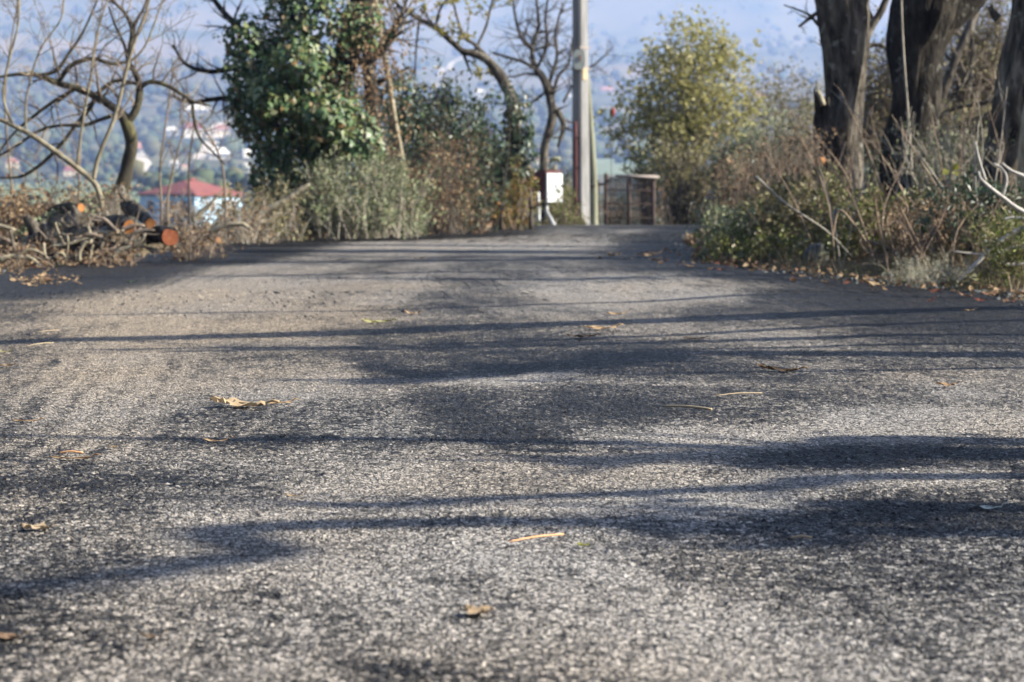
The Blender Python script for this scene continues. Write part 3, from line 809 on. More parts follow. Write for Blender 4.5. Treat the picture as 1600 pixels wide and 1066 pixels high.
# ================================================================== ROADSIDE FURNITURE
def utility_pole():
    b = G(908, 346); d = b[1]; b[2] = zroad(d) - .03
    b = W(908, 345, 31.0); b[2] = Hs(b[0], b[1]) - .05
    o = thing('utility_pole', b, 'tall pale concrete pole by the road with a small grey plate', 'utility pole')
    top = np.array(b) + [-.03, 0, 8.5]
    rz = R(42)
    ca, sa = math.cos(rz), math.sin(rz)
    mb = MB(); V = []; n = 8
    hts = np.linspace(0, 8.5, 18)
    for h in hts:
        s = .098 - .0045 * h; c = .022
        prof = [(-s + c, -s), (s - c, -s), (s, -s + c), (s, s - c), (s - c, s), (-s + c, s), (-s, s - c), (-s, -s + c)]
        for (u, v) in prof: V.append((b[0] + u * ca - v * sa - .006 * h, b[1] + u * sa + v * ca, b[2] + h))
    k = len(hts); i = np.arange(k - 1)[:, None] * n; j = np.arange(n)[None]; j2 = (j + 1) % n
    mb.add(V, np.stack([i + j, i + j2, i + n + j2, i + n + j], -1).reshape(-1, 4))
    mb.F[4].append(np.array([[(k - 1) * n + q for q in (0, 1, 2, 5)], [(k - 1) * n + q for q in (2, 3, 4, 5)]]))
    mb.F[4].append(np.array([[(k - 1) * n + q for q in (0, 5, 6, 7)]]))
    mb.build('shaft', M['concrete'], o, False)
    # cable conduit on the left, shaded side, low part
    q = W(899, 300, d if False else 30.86)
    mb = MB(); p0 = W(899.5, 350, 30.85); p1 = W(899.0, 190, 30.85)
    tube(mb, np.linspace(p0, p1, 6), .024, 8); cd = mb.build('conduit', M['dark_maroon'], o)
    for py in (215, 262, 315):
        mb = MB(); c = W(901.5, py, 30.86); box(mb, c, (.075, .06, .02), 0); mb.build('clip', M['rust_iron'], cd, False)
    mb = MB(); c = W(905, 93, 30.8)
    th = np.linspace(0, 2 * math.pi, 20, endpoint=False)
    pr = np.stack([np.sign(np.cos(th)) * np.abs(np.cos(th)) ** .6 * .078, np.sign(np.sin(th)) * np.abs(np.sin(th)) ** .6 * .135], 1)
    F_ = [(c[0] + u, c[1], c[2] + v) for u, v in pr] + [(c[0] + u, c[1] + .035, c[2] + v) for u, v in pr]
    jj = np.arange(20); j2 = (jj + 1) % 20
    V = np.array(F_ + [tuple(c)])
    mb.add(V, [np.stack([jj + 20, j2 + 20, j2, jj], 1), np.stack([np.full(20, 40), jj, j2], 1)])
    pl = mb.build('plate', M['plate_grey'], o, False)
    mb = MB()
    box(mb, c + [.018, -.006, .045], (.022, .008, .03)); box(mb, c + [.018, -.006, .0], (.022, .008, .036)); box(mb, c + [.002, -.006, .022], (.02, .008, .016)); mb.build('marking', M['red_mark'], pl, False)
    for py, ww in ((75, .2), (108, .205)):
        mb = MB(); c2 = W(905, py, 31.0); box(mb, (b[0] - .006 * (c2[2] - b[2]), b[1], c2[2]), (ww * .93, ww * .93, .025), rz); mb.build('strap', M['rail'], o, False)
    c2 = W(913.5, 116, 30.93)
    mb = MB(); box(mb, c2 + np.array([.0, -.0, 0]), (.075, .02, .15), rz); mb.build('tag', M['ochre'], o, False)
    return o
utility_pole()

def small_poles():
    b = W(929, 344, 32.2); b[2] = Hs(b[0], b[1]) - .1
    o = thing('wooden_pole', b, 'thin greenish wooden pole leaning against the sky side of the concrete pole', 'pole')
    o['label'] = 'thin greenish wooden prop pole just right of the concrete pole'
    mb = MB(); p, r = smooth_path([b, W(926, 260, 32.2), W(921, 180, 32.1), W(917, 118, 32.0)], [.06, .055, .05, .04], 5)
    tube(mb, p, r, 10, True, .06); mb.build('shaft', M['post_wood'], o)
    for py in (170, 290):
        mb = MB(); c = W(924 if py > 200 else 920.5, py, 32.15); tube(mb, [c - [0, 0, .012], c + [0, 0, .012]], .06, 10); mb.build('wire_band', M['rust_iron'], o)
    b = W(826, 341, 30.4); b[2] = Hs(b[0], b[1]) - .1
    o = thing('fence_post', b, 'short weathered wooden post just left of the meter box', 'post')
    mb = MB(); p, r = smooth_path([b, W(826, 300, 30.4), W(826.5, 259, 30.4)], [.036, .035, .033], 5); tube(mb, p, r, 9, True, .1); mb.build('shaft', M['post_brown'], o)
    c = W(826, 290, 30.38); mb = MB(); tube(mb, [c + [-.02, -.03, 0], c + [.02, .03, .0]], .055, 9); mb.build('knot', M['post_brown'], o)
    b = W(793, 297, 30.6); 
    o = thing('fence_rail', b, 'broken horizontal wooden rail left of the short post', 'rail')
    mb = MB(); p, r = smooth_path([W(762, 297, 30.8), W(785, 298, 30.6), W(824, 293, 30.47)], [.03, .035, .03], 4); tube(mb, p, r, 8, True, .1); mb.build('bar', M['post_brown'], o)
    mb = MB(); tube(mb, [W(783, 345, 30.6), W(783, 300, 30.6)], .025, 8); mb.build('stake', M['post_brown'], o)
    b = W(868, 300, 33.0)
    o = thing('marker_post', (b[0], b[1], Hs(b[0], b[1])), 'small pale yellow cap on a thin stake behind the meter box', 'marker')
    mb = MB(); tube(mb, [(b[0], b[1], Hs(b[0], b[1])), W(868, 258, 33.0)], .014, 8); mb.build('stake', M['post_brown'], o)
    mb = MB(); c = W(867, 253, 33.0); p = [c + [-.07, 0, -.03], c + [-.06, 0, .02], c + [.0, 0, .045], c + [.06, 0, .04], c + [.065, 0, -.01]]
    tube(mb, p, [.015, .03, .04, .035, .015], 10); mb.build('cap', M['lichen_leaf'], o)
small_poles()

def meter_box():
    d = 30.0
    e = W(853, 316, d)                       # near vertical edge, foot of the panel
    zt = W(853, 268, d)[2]; zb = W(853, 314, d)[2]
    gz = Hs(e[0], e[1])
    o = thing('meter_box', (e[0], e[1] + .15, gz), 'white and maroon metal meter box on pipe legs by the pole', 'meter box')
    aR = R(52)                               # direction of the lit face, to the right and away
    uR = np.array([math.cos(aR), math.sin(aR), 0]); uL = np.array([-math.sin(aR), math.cos(aR), 0]) 
    wR, wL = .33, .26
    uL = np.array([math.cos(R(142)), math.sin(R(142)), 0])
    c = e + uR * wR / 2 + uL * wL / 2; h = zt - zb
    # body with a small bevel and a sloping lid
    rz = aR
    mb = MB(); box(mb, (c[0], c[1], zb + h / 2), (wR, wL, h), rz); mb.build('body', M['maroon'], o, False)
    mb = MB(); box(mb, (c[0], c[1], zt + .012), (wR + .015, wL + .015, .014), rz); mb.build('lid', M['maroon'], o, False)
    nR = np.array([math.sin(aR), -math.cos(aR), 0])
    for u0, u1 in ((.0, .6), (.66, 1.0)):
        cc = e + uR * wR * (u0 + u1) / 2 + nR * .012
        mb = MB(); box(mb, (cc[0], cc[1], zb + h / 2 - .02), (wR * (u1 - u0), .022, h * .98), rz); dr = mb.build('door', M['white_paint'], o, False)
        hh = e + uR * wR * (u0 + (u1 - u0) * .82) + nR * .03
        mb = MB(); box(mb, (hh[0], hh[1], zb + h * .5), (.008, .014, .04), rz); mb.build('handle', M['dark_gap'], dr, False)
    cc = e + uR * wR * .63 + nR * .004
    mb = MB(); box(mb, (cc[0], cc[1], zb + h / 2), (wR * .06, .012, h * .94), rz); mb.build('seal', M['dark_gap'], o, False)
    g = Hs(c[0], c[1])
    def leg(pts, r):
        mb = MB(); p, rr = smooth_path(pts, [r] * len(pts), 5); tube(mb, p, rr, 10); return mb.build('leg', M['galv'], o)
    leg([W(840, 300, 29.72), W(841, 320, 29.72), W(841.5, 346, 29.72)], .027)
    leg([W(855, 312, 30.15), W(855, 330, 30.1), W(860, 340, 29.9), W(866, 352, 29.6)], .02)
    mb = MB(); p, rr = smooth_path([W(848, 310, 30.2), W(849, 330, 30.2), W(849, 344, 30.2)], [.03] * 3, 4); tube(mb, p, rr, 8); mb.build('cable', M['dark_gap'], o)
    return o
meter_box()

def gate():
    d = 33.0
    xs = [(947, 'end'), (983, 'mid'), (1021, 'end')]
    b = W(983, 355, d); b[2] = Hs(b[0], b[1]) - .1
    o = thing('wire_gate', b, 'rusty wire gate panel with a pale top rail right of the poles', 'gate')
    for px, k in xs:
        q = W(px, 272, d); mb = MB(); tube(mb, [(q[0], q[1], Hs(q[0], q[1]) - .3), (q[0], q[1], q[2])], .03, 8); mb.build('post', M['rust_iron'], o)
    mb = MB(); tube(mb, [W(962, 275, d - .03), W(1030, 277, d - .03)], .022, 8); mb.build('rail', M['rail'], o)
    for py in (297, 318, 340):
        mb = MB(); tube(mb, [W(945, py, d - .02), W(1022, py + 1, d - .02)], .008, 5); mb.build('wire', M['rust_iron'], o)
    a = W(950, 276, d); c = W(1020, 277, d)
    for t in np.linspace(0, 1, 38):
        q = a * (1 - t) + c * t; mb = MB(); tube(mb, [(q[0], q[1], q[2] - 1.0), q], .007, 3); mb.build('wire', M['rust_iron'], o)
    mb = MB(); tube(mb, [W(934, 288, d), W(947, 288, d)], .02, 6); mb.build('rail', M['rust_iron'], o)
    q = W(934, 288, d); mb = MB(); tube(mb, [(q[0], q[1], Hs(q[0], q[1]) - .3), (q[0], q[1], q[2] + .06)], .02, 6); mb.build('post', M['rust_iron'], o)
gate()

def red_rag():
    c = W(957, 176, 38.0)
    b = (c[0], c[1], Hs(c[0], c[1]))
    o = thing('red_marker', b, 'small bright red cloth on a thin twig between pole and olive tree', 'marker')
    mb = MB(); p, r = smooth_path([b, W(955, 240, 38), W(957, 168, 38)], [.006, .004, .003], 4); tube(mb, p, r, 5); mb.build('stem', M['twig_dark'], o)
    mb = MB(); V = []
    for i, (u, z) in enumerate([(-.025, .09), (.02, .085), (-.035, .03), (.03, .04), (-.03, -.03), (.035, -.02), (-.045, -.09), (.03, -.085)]):
        V.append(c + [u * .9, .02 * (i % 3), z * .85])
    V2 = [v + np.array([.01, .012, 0]) for v in V]
    f = [(0, 1, 3, 2), (2, 3, 5, 4), (4, 5, 7, 6), (8, 10, 11, 9), (10, 12, 13, 11), (12, 14, 15, 13), (0, 2, 10, 8), (2, 4, 12, 10), (4, 6, 14, 12), (1, 9, 11, 3), (3, 11, 13, 5), (5, 13, 15, 7), (6, 7, 15, 14), (0, 8, 9, 1)]
    mb.add(V + V2, np.array(f)); mb.build('cloth', M['red_cloth'], o)
red_rag()

# ================================================================== TREES
def PX(pts, d):
    return np.array([W(q[0], q[1], q[2] if len(q) > 2 else d) for q in pts])

def limb(parent, name, pts, rad, m, sides=10, rough=.12, seed=0, k=6):
    P, r = smooth_path(pts, rad, k if sides < 20 else 14)
    mb = MB(); tube(mb, P, r, sides, True, rough, seed)
    return mb.build(name, m, parent), P, r

def pxr(px, d): return px / FPX * d * .5      # pixel width -> radius

def make_tree(name, label, cat, base, trunk, limbs, d, bark, twigm, seed, twn=10, twL=.6, depth=1, up=.25, group=None, foliage=None, trunk_sides=16, rough=.14, tw_t0=.3, spread=.9, bias=None, tw_on_trunk=False, rmin=.0026):
    """trunk and limbs are (points, widths in photo pixels)"""
    rg = np.random.default_rng(seed)
    o = thing(name, base, label, cat, group)
    tp = PX(trunk[0], d)
    _, P, r = limb(o, 'trunk', tp, [pxr(v, d) for v in trunk[1]], bark, trunk_sides, rough, seed)
    mb = MB(); tips = []
    if tw_on_trunk: twigs(mb, P, r, twn, twL, rg, depth, up, spread, tw_t0, tips, bias=bias, rmin=rmin)
    for i, (lp, lw) in enumerate(limbs):
        _, P, r = limb(o, 'branch', PX(lp, d), [pxr(v, d) for v in lw], bark, 8, .08, seed + i)
        L = np.linalg.norm(np.diff(P, axis=0), axis=1).sum()
        twigs(mb, P, r, max(2, int(twn * L)), min(twL, L * .7), rg, depth, up, spread, tw_t0, tips, bias=bias, rmin=rmin)
    stuff(mb.build('twigs', twigm, o))
    if foliage:
        mats, per, size, wr = foliage
        lf = MB(); P_ = []; D_ = []
        for q, v in tips:
            for _ in range(per):
                t = rg.random(); i = min(int(t * (len(q) - 1)), len(q) - 2); f = t * (len(q) - 1) - i
                P_.append(q[i] * (1 - f) + q[i + 1] * f); D_.append(v + rg.normal(size=3) * .8)
        if P_:
            leafy(lf, np.array(P_), np.array(D_), size * rg.uniform(.6, 1.2, len(P_)), wr, .25, rg)
            stuff(lf.build('foliage', mats, o, False))
    return o, tips

def ground_at(px, py, d):
    q = W(px, py, d); return np.array([q[0], q[1], Hs(q[0], q[1])])

# --- left: crooked dark tree
make_tree('bare_tree', 'crooked dark bare tree rising behind the cut logs', 'tree', ground_at(185, 320, 17.5),
          ([(178, 345), (186, 308), (197, 270), (204, 235), (205, 215), (198, 192), (188, 176)], [30, 26, 21, 20, 20, 19, 15]),
          [([(188, 176), (168, 162), (148, 150), (120, 138), (90, 130), (60, 118), (30, 116), (-10, 122)], [15, 13, 12, 11, 10, 9, 6, 3]),
           ([(198, 192), (210, 176), (217, 155), (217, 130), (210, 112), (200, 98)], [15, 13, 12, 11, 9, 7]),
           ([(200, 98), (204, 70), (206, 45), (196, 22), (180, 5), (165, -10)], [8, 8, 7, 6, 5, 4]),
           ([(206, 50), (215, 30), (225, 12), (232, -10)], [6, 5, 4, 3]),
           ([(200, 98), (194, 70), (180, 40), (170, 10)], [6, 5, 4, 3]),
           ([(215, 140), (235, 128), (262, 134), (285, 148), (300, 158), (330, 166)], [8, 7, 6.5, 6, 5, 3]),
           ([(300, 158), (304, 190), (312, 215), (330, 235), (352, 258)], [5, 5, 4, 3, 2]),
           ([(150, 150), (138, 172), (118, 196), (100, 220), (70, 252), (35, 275), (0, 278)], [8, 7, 6, 6, 6, 5, 3]),
           ([(186, 178), (160, 186), (130, 196), (95, 196), (60, 205), (20, 232), (-5, 245)], [7, 6, 6, 5, 5, 4, 3]),
           ([(150, 148), (172, 130), (190, 126), (214, 132)], [7, 6, 5, 3]),
           ([(90, 130), (112, 102), (145, 92), (175, 100), (200, 96)], [8, 8, 7, 6, 4]),
           ([(60, 118), (88, 110), (110, 80), (130, 50), (152, 0)], [6, 6, 5, 4, 3]),
           ([(120, 138), (85, 158), (55, 180), (20, 210), (-10, 250)], [7, 6, 5, 4, 3])],
          17.5, M['bark_moss'], M['twig'], 3, 12, .42, 2, .12, None, (M['yellow_leaf'], 0, .04, .5), 14, .16, .15)
# --- pale sapling crossing it
make_tree('bare_sapling', 'pale smooth sapling leaning left across the crooked tree', 'tree', ground_at(158, 318, 16.6),
          ([(160, 330), (156, 305), (145, 283), (120, 262), (88, 238), (50, 212), (20, 196), (-15, 180)], [9, 9, 9, 9, 8.5, 8, 7, 6]),
          [([(146, 282), (152, 252), (163, 222), (178, 186), (188, 150), (200, 100), (214, 55), (228, 20), (235, -12)], [7, 7, 6.5, 6, 6, 6, 5, 4.5, 4]),
           ([(40, 206), (42, 150), (62, 80), (95, 30), (100, -10)], [4, 3.5, 3, 2.5, 2]),
           ([(20, 196), (5, 150), (15, 90), (28, 40), (30, -10)], [5, 4, 4, 3, 3]),
           ([(120, 262), (128, 200), (140, 130), (150, 60), (170, -10)], [4, 4, 3.5, 3, 2.5]),
           ([(200, 100), (225, 75), (240, 40), (258, -10)], [4, 3.5, 3, 2])],
          16.6, M['sapling_bark'], M['twig'], 7, 10, .4, 2, .3)
for i, (pts, lab) in enumerate([([(24, 330), (14, 250), (8, 160), (14, 90), (28, 0), (30, -20)], 'thin bare grey sapling at the very left edge'),
                                ([(123, 320), (124, 270), (128, 200), (146, 100), (160, 0)], 'thin upright bare sapling left of the pale leaning sapling'),
                                ([(252, 315), (250, 265), (258, 200), (266, 140), (272, 95)], 'thin bare sapling in front of the blue wall, left one'),
                                ([(262, 310), (272, 260), (284, 215), (298, 180)], 'short forked bare sapling beside the red roof'),
                                ([(296, 320), (295, 260), (302, 200), (300, 150)], 'dark thin bare sapling before the near corner of the blue house'),
                                ([(352, 310), (345, 250), (318, 200), (285, 165), (268, 90)], 'thin bare sapling arching between roof and ivy')]):
    o = thing('bare_sapling', ground_at(pts[0][0], pts[0][1], 18.5 + .3 * i), lab, 'sapling', 'bare saplings on the left verge')
    dd = 18.5 + .3 * i
    _, P, r = limb(o, 'stem', PX([(pts[0][0], 350)] + pts, dd), np.linspace(pxr(4.6, dd), pxr(1.8, dd), len(pts) + 1), M['twig' if i != 4 else 'twig_dark'], 6, .05, i)
    mb = MB(); twigs(mb, P, r, 12, .45, np.random.default_rng(50 + i), 1, .35, .7, .35, None, rmin=.002); stuff(mb.build('twigs', M['twig'], o))

# --- ivy clad tree
IVY_D = 23.4
def ivy_leaf_mesh():
    out = [(0, 0), (.34, -.12), (.5, .22), (.27, .36), (.22, .62), (0, 1.0), (-.22, .62), (-.27, .36), (-.5, .22), (-.34, -.12)]
    V = [(0, .38, .06)] + [(u, v, -.10 * abs(u) * 2 + .05 * math.sin(v * 3)) for u, v in out]
    mb = MB(); n = len(out); j = np.arange(n)
    mb.add(V, np.stack([np.zeros(n, int), 1 + j, 1 + (j + 1) % n], 1)); return mb.mesh('leaf', M['ivy'], (0, 0, 0), True)
IVY_MESH = ivy_leaf_mesh()

def ivy_mass(o, blobs, d, n_loose, n_parts, size, seed, mat_loose):
    """leaves standing off the surface of a lumpy mass; blobs in photo pixels (cx, cy, rx, ry, depth factor)"""
    rg = np.random.default_rng(seed)
    C = [(W(b[0], b[1], d + (b[5] if len(b) > 5 else 0)), b[2] / FPX * d, b[3] / FPX * d, (b[4] if len(b) > 4 else .6)) for b in blobs]
    wts = np.array([a[1] * a[2] for a in C]); wts /= wts.sum()
    N = n_loose + n_parts * 3
    pick = rg.choice(len(C), N, p=wts)
    v = rg.normal(size=(N, 3)); v /= np.linalg.norm(v, axis=1)[:, None]
    v[:, 1] = np.where(rg.random(N) < .55, -np.abs(v[:, 1]), v[:, 1])
    rad = np.clip(1 - np.abs(rg.normal(size=N)) * .22, .2, 1.12)
    ctr = np.array([C[k][0] for k in pick]); sc = np.array([(C[k][1], min(C[k][1], C[k][2]) * C[k][3] * 1.3, C[k][2]) for k in pick])
    lump = 1 + .28 * (vnoise(v[:, 0] * 3 + pick, v[:, 2] * 3 + v[:, 1] * 2, seed) - .5) * 2
    P = ctr + v * sc * (rad * lump)[:, None]
    nrm = v * .9 + rg.normal(size=(N, 3)) * .45 + np.array([0.25, -.1, .35]); nrm /= np.linalg.norm(nrm, axis=1)[:, None]
    D = np.array([0, 0, -1.]) + rg.normal(size=(N, 3)) * .55; D -= nrm * (D * nrm).sum(1)[:, None]; D /= np.linalg.norm(D, axis=1)[:, None]
    front = np.argsort(P[:, 1] - (rad > .9) * .2)[:int(n_parts * 1.6)]
    sel = rg.permutation(front)[:n_parts]
    mask = np.ones(N, bool); mask[sel] = False
    base = Vector(wloc(o))
    for i in sel:
        ob = bpy.data.objects.new('leaf', IVY_MESH); COL.objects.link(ob); ob.parent = o
        y_ = Vector(D[i]); z_ = Vector(nrm[i]); x_ = y_.cross(z_)
        m = Matrix((x_, y_, z_)).transposed().to_4x4()
        s = size * rg.uniform(.8, 1.35)
        ob.matrix_local = Matrix.Translation(Vector(P[i]) - base) @ m @ Matrix.Scale(s, 4)
    idx = np.nonzero(mask)[0][:n_loose]
    mb = MB(); leafy(mb, P[idx], D[idx], size * rg.uniform(.6, 1.15, len(idx)), .85, .12, rg, nrm[idx])
    stuff(mb.build('foliage', mat_loose, o, False))

def ivy_tree():
    d = IVY_D
    o = thing('ivy_tree', ground_at(500, 330, d), 'tree smothered in glossy ivy at the left roadside', 'tree')
    _, P, r = limb(o, 'trunk', PX([(500, 375), (505, 300), (510, 220), (530, 120), (560, 30), (575, -60), (585, -160)], d + .25), [pxr(v, d) for v in (60, 52, 48, 44, 40, 34, 22)], M['bark_dark'], 14, .15, 2)
    mb = MB(); rg = np.random.default_rng(5)
    for pts, ww in [([(510, 200), (450, 120), (390, 60), (350, 20), (320, -20)], (20, 16, 12, 9, 6)), ([(520, 150), (480, 60), (440, 0), (420, -60)], (20, 16, 12, 8)),
                    ([(540, 100), (585, 90), (612, 60), (630, 20)], (14, 12, 9, 6)), ([(500, 250), (420, 190), (360, 155), (300, 160), (270, 150)], (14, 12, 9, 6, 4)), ([(500, 180), (400, 110), (330, 112), (290, 100), (270, 70)], (14, 10, 8, 6, 3))]:
        _, P2, r2 = limb(o, 'branch', PX(pts, d + .1), [pxr(v, d) for v in ww], M['bark_dark'], 8, .1, 3)
        twigs(mb, P2, r2, 14, .5, rg, 1, .15, .8, .3)
    stuff(mb.build('twigs', M['twig_dark'], o))
    blobs = [(455, 130, 85, 80), (400, 110, 55, 60), (480, 40, 80, 55), (430, 190, 70, 60), (500, 190, 80, 70), (395, 170, 45, 40, .6, .1), (540, 210, 60, 45), (450, 250, 55, 40), (430, 280, 40, 45), (560, 40, 45, 40), (470, -30, 90, 45), (385, 60, 40, 40)]
    ivy_mass(o, blobs + [(470, 300, 60, 35, .5, .5), (560, 225, 45, 30, .9, -.25), (470, 95, 50, 40, .9, -.35), (510, 175, 50, 35, .9, -.4), (420, 150, 40, 35, .9, -.3)], d, 10500, 300, .07, 9, M['ivy'])
    # brown dead leaves caught in the crown
    mb = MB(); n = 1300; 
    c = np.array([W(rg.normal(575, 34), rg.normal(110, 90), d - .35 + rg.random() * .8) for _ in range(n)])
    leafy(mb, c, rg.normal(size=(n, 3)) + [0, 0, -.5], .05, .6, .3, rg); q = mb.build('dead_leaves', M['brown_leaf'], o, False); stuff(q)
ivy_tree()

# second ivy thicket with its arching bough
def ivy_thicket():
    d = 26.5
    o = thing('ivy_thicket', ground_at(740, 330, d), 'dark ivy-covered thicket between ivy tree and meter box', 'shrub')
    mb = MB(); rg = np.random.default_rng(15)
    for x0 in np.linspace(640, 830, 9):
        P = PX([(x0, 360), (x0 + rg.normal() * 12, 290), (x0 + rg.normal() * 20, 200)], d + rg.random() * .6); p, r = smooth_path(P, [.03, .025, .01], 4)
        tube(mb, p, r, 6); twigs(mb, p, r, 10, .4, rg, 1, .1)
    stuff(mb.build('stems', M['twig_dark'], o))
    blobs = [(690, 180, 30, 32), (722, 205, 45, 30), (760, 230, 45, 35), (808, 190, 26, 45), (815, 235, 24, 40), (790, 260, 30, 25), (650, 175, 30, 35), (640, 230, 40, 60), (620, 150, 35, 40)]
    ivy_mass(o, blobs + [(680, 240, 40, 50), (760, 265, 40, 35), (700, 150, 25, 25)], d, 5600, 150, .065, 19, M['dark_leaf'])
ivy_thicket()
make_tree('arching_tree', 'arching bare bough with sparse yellow leaves over the thicket', 'tree', ground_at(800, 320, 27.5),
          ([(815, 350), (808, 260), (800, 160), (790, 135), (778, 112), (760, 93), (740, 84), (720, 80)], [26, 24, 20, 18, 16, 14, 12, 10]),
          [([(722, 80), (700, 60), (680, 42), (655, 30), (625, 10), (600, -15)], [10, 9, 8, 7, 5, 3]),
           ([(724, 82), (730, 100), (738, 118)], [6, 4, 2]),
           ([(768, 98), (745, 72), (725, 58), (715, 30), (705, -10)], [7, 6, 5, 4, 3]),
           ([(792, 140), (775, 118), (765, 105)], [10, 8, 5]),
           ([(680, 42), (690, 10), (715, -20)], [5, 4, 3]), ([(655, 30), (650, 80), (648, 140)], [4, 3, 2]),
           ([(740, 84), (760, 40), (770, 0), (790, -30)], [5, 4, 3, 2])],
          27.5, M['bark_grey'], M['twig'], 23, 9, .5, 1, .1, None, (M['yellow_leaf'], 5, .06, .6), 14, .16)
make_tree('slim_tree', 'slim leaning pale stem beside the ivy tree', 'tree', ground_at(615, 330, 24.2),
          ([(640, 350), (628, 250), (617, 190), (605, 110), (594, 50), (585, -10), (578, -60)], [10, 9, 9, 9, 8, 7, 5]),
          [([(600, 80), (625, 50), (640, 10), (650, -20)], [5, 4, 3, 2])], 24.2, M['bark_pale'], M['twig'], 27, 7, .5, 1, .1, None, (M['olive_leaf'], 1, .05, .6), 10, .1)
make_tree('slim_tree', 'dark shaded stem between ivy crown and slim pale stem', 'tree', ground_at(590, 330, 24.8),
          ([(590, 350), (588, 250), (580, 150), (575, 60), (582, -20), (590, -90)], [26, 24, 22, 20, 18, 14]),
          [([(578, 90), (600, 60), (618, 40), (640, -10)], [12, 9, 7, 4]), ([(582, 130), (610, 120), (640, 105)], [7, 5, 3])], 24.8, M['bark_dark'], M['twig_dark'], 29, 14, .6, 2, .1)
# bare tree behind the meter box
make_tree('bare_tree', 'bare twiggy tree behind the meter box left of the pole', 'tree', ground_at(852, 330, 33.0),
          ([(851, 352), (850, 300), (849, 262), (852, 225), (862, 190), (862, 165), (855, 140), (848, 120), (838, 108), (832, 92)], [13, 13, 13, 13, 14, 13, 13, 12, 10, 8]),
          [([(832, 92), (832, 70), (842, 40), (838, 0), (836, -30)], [8, 7, 5, 4, 3]), ([(838, 108), (815, 96), (795, 90), (770, 82)], [6, 5, 4, 3]),
           ([(834, 80), (815, 60), (805, 25), (800, -15)], [6, 5, 4, 3]), ([(862, 160), (872, 120), (888, 100), (895, 60)], [6, 5, 4, 3]),
           ([(855, 140), (870, 90), (868, 50), (880, 5)], [6, 5, 4, 3]), ([(848, 120), (825, 115), (800, 120), (775, 116)], [5, 4, 3, 2]),
           ([(862, 165), (875, 180), (880, 200), (872, 230)], [10, 10, 8, 4]), ([(840, 105), (855, 70), (852, 30), (858, -15)], [5, 5, 4, 3]),
           ([(880, 160), (905, 118), (930, 100), (948, 84)], [4, 3, 3, 2]), ([(855, 142), (830, 160), (800, 165)], [5, 4, 2])],
          33.0, M['bark_grey'], M['twig_dark'], 33, 16, .55, 2, .12, None, (M['olive_leaf'], 0, .05, .6), 12, .12, .1, rmin=.003)

# olive-leaved tree right of the poles
def bushy(name, label, cat, d, base_px, crown, n_stem, n_leaf, size, leafm, twigm, seed, wr=.5, bark='bark_dark', depth=1, twn=9, group=None, up=.2, flat=.75, dark_leaf=None):
    """stems fanning out into a crown made of several leafy clumps; crown in photo pixels"""
    rg = np.random.default_rng(seed)
    b = ground_at(base_px[0], base_px[1], d)
    o = thing(name, b, label, cat, group)
    mb = MB(); tips = []
    cs = [(W(c[0], c[1], d + (c[4] if len(c) > 4 else 0)), c[2] / FPX * d, c[3] / FPX * d) for c in crown]
    wts = np.array([c[1] * c[2] for c in cs]); wts /= wts.sum()
    for i in range(n_stem):
        c = cs[rg.choice(len(cs), p=wts)]
        v = rg.normal(size=3); v /= np.linalg.norm(v)
        e = c[0] + v * np.array([c[1], c[1] * flat, c[2]]) * rg.uniform(.5, 1.05)
        m = b * .6 + e * .4 + np.array([rg.normal() * .08, rg.normal() * .08, .12])
        p, r = smooth_path([b + [rg.normal() * .06, rg.normal() * .06, -.1], m, e], [.008 + .02 * rg.random() * np.linalg.norm(e - b), .012, .004], 5)
        if i < 6:
            t_ = MB(); tube(t_, p, r * 1.3, 7); t_.build('stem', M[bark], o)
        else: tube(mb, p, r, 5, False)
        twigs(mb, p, r, twn, .28 * np.linalg.norm(e - b), rg, depth, up, .8, .4, tips)
    stuff(mb.build('twigs', twigm, o))
    if n_leaf:
        lf = MB()
        n1 = int(n_leaf * .5)
        P = []; D = []
        for _ in range(n1):
            q, v = tips[rg.integers(len(tips))]; t = rg.random() * (len(q) - 1.001); i = int(t)
            P.append(q[i] + (q[i + 1] - q[i]) * (t - i)); D.append(v + rg.normal(size=3) * .7)
        # clumps inside each crown lobe
        for _ in range((n_leaf - n1) // 14):
            c = cs[rg.choice(len(cs), p=wts)]
            v = rg.normal(size=3); v /= np.linalg.norm(v)
            ctr = c[0] + v * np.array([c[1], c[1] * flat, c[2]]) * rg.random() ** .45
            for q in rg.normal(size=(14, 3)) * size * 1.5: P.append(ctr + q); D.append(v + rg.normal(size=3) * .8)
        P = np.array(P); D = np.array(D)
        leafy(lf, P, D, size * rg.uniform(.6, 1.25, len(P)), wr, .25, rg)
        stuff(lf.build('foliage', leafm, o, False))
    return o

bushy('olive_tree', 'bushy pale olive-leaved tree right of the utility pole', 'tree', 37.0, (1060, 320),
      [(1070, 110, 68, 48), (1035, 150, 72, 42), (1100, 165, 72, 42), (1000, 185, 55, 30), (1085, 62, 50, 34), (1120, 115, 45, 38), (1060, 200, 75, 28), (975, 205, 30, 14), (1135, 80, 20, 28), (1160, 165, 30, 30), (1030, 90, 30, 22)],
      60, 11000, .08, M['olive_leaf'], M['twig_grey'], 41, .62, twn=5)
bushy('dark_bush', 'dense dark green bush below the olive-leaved tree', 'shrub', 34.5, (1075, 335),
      [(1060, 260, 60, 50), (1110, 250, 40, 45), (1030, 250, 35, 40), (1090, 310, 55, 40), (1045, 315, 40, 35), (1120, 300, 30, 40)],
      40, 3600, .055, M['scrub_leaf'], M['twig_dark'], 43, .5)
bushy('dark_bush', 'small very dark evergreen shrub above the gate', 'shrub', 35.5, (1010, 300), [(1010, 250, 24, 24), (1000, 232, 16, 16), (1020, 268, 20, 18)], 14, 900, .06, M['dark_leaf'], M['twig_dark'], 44, .5)
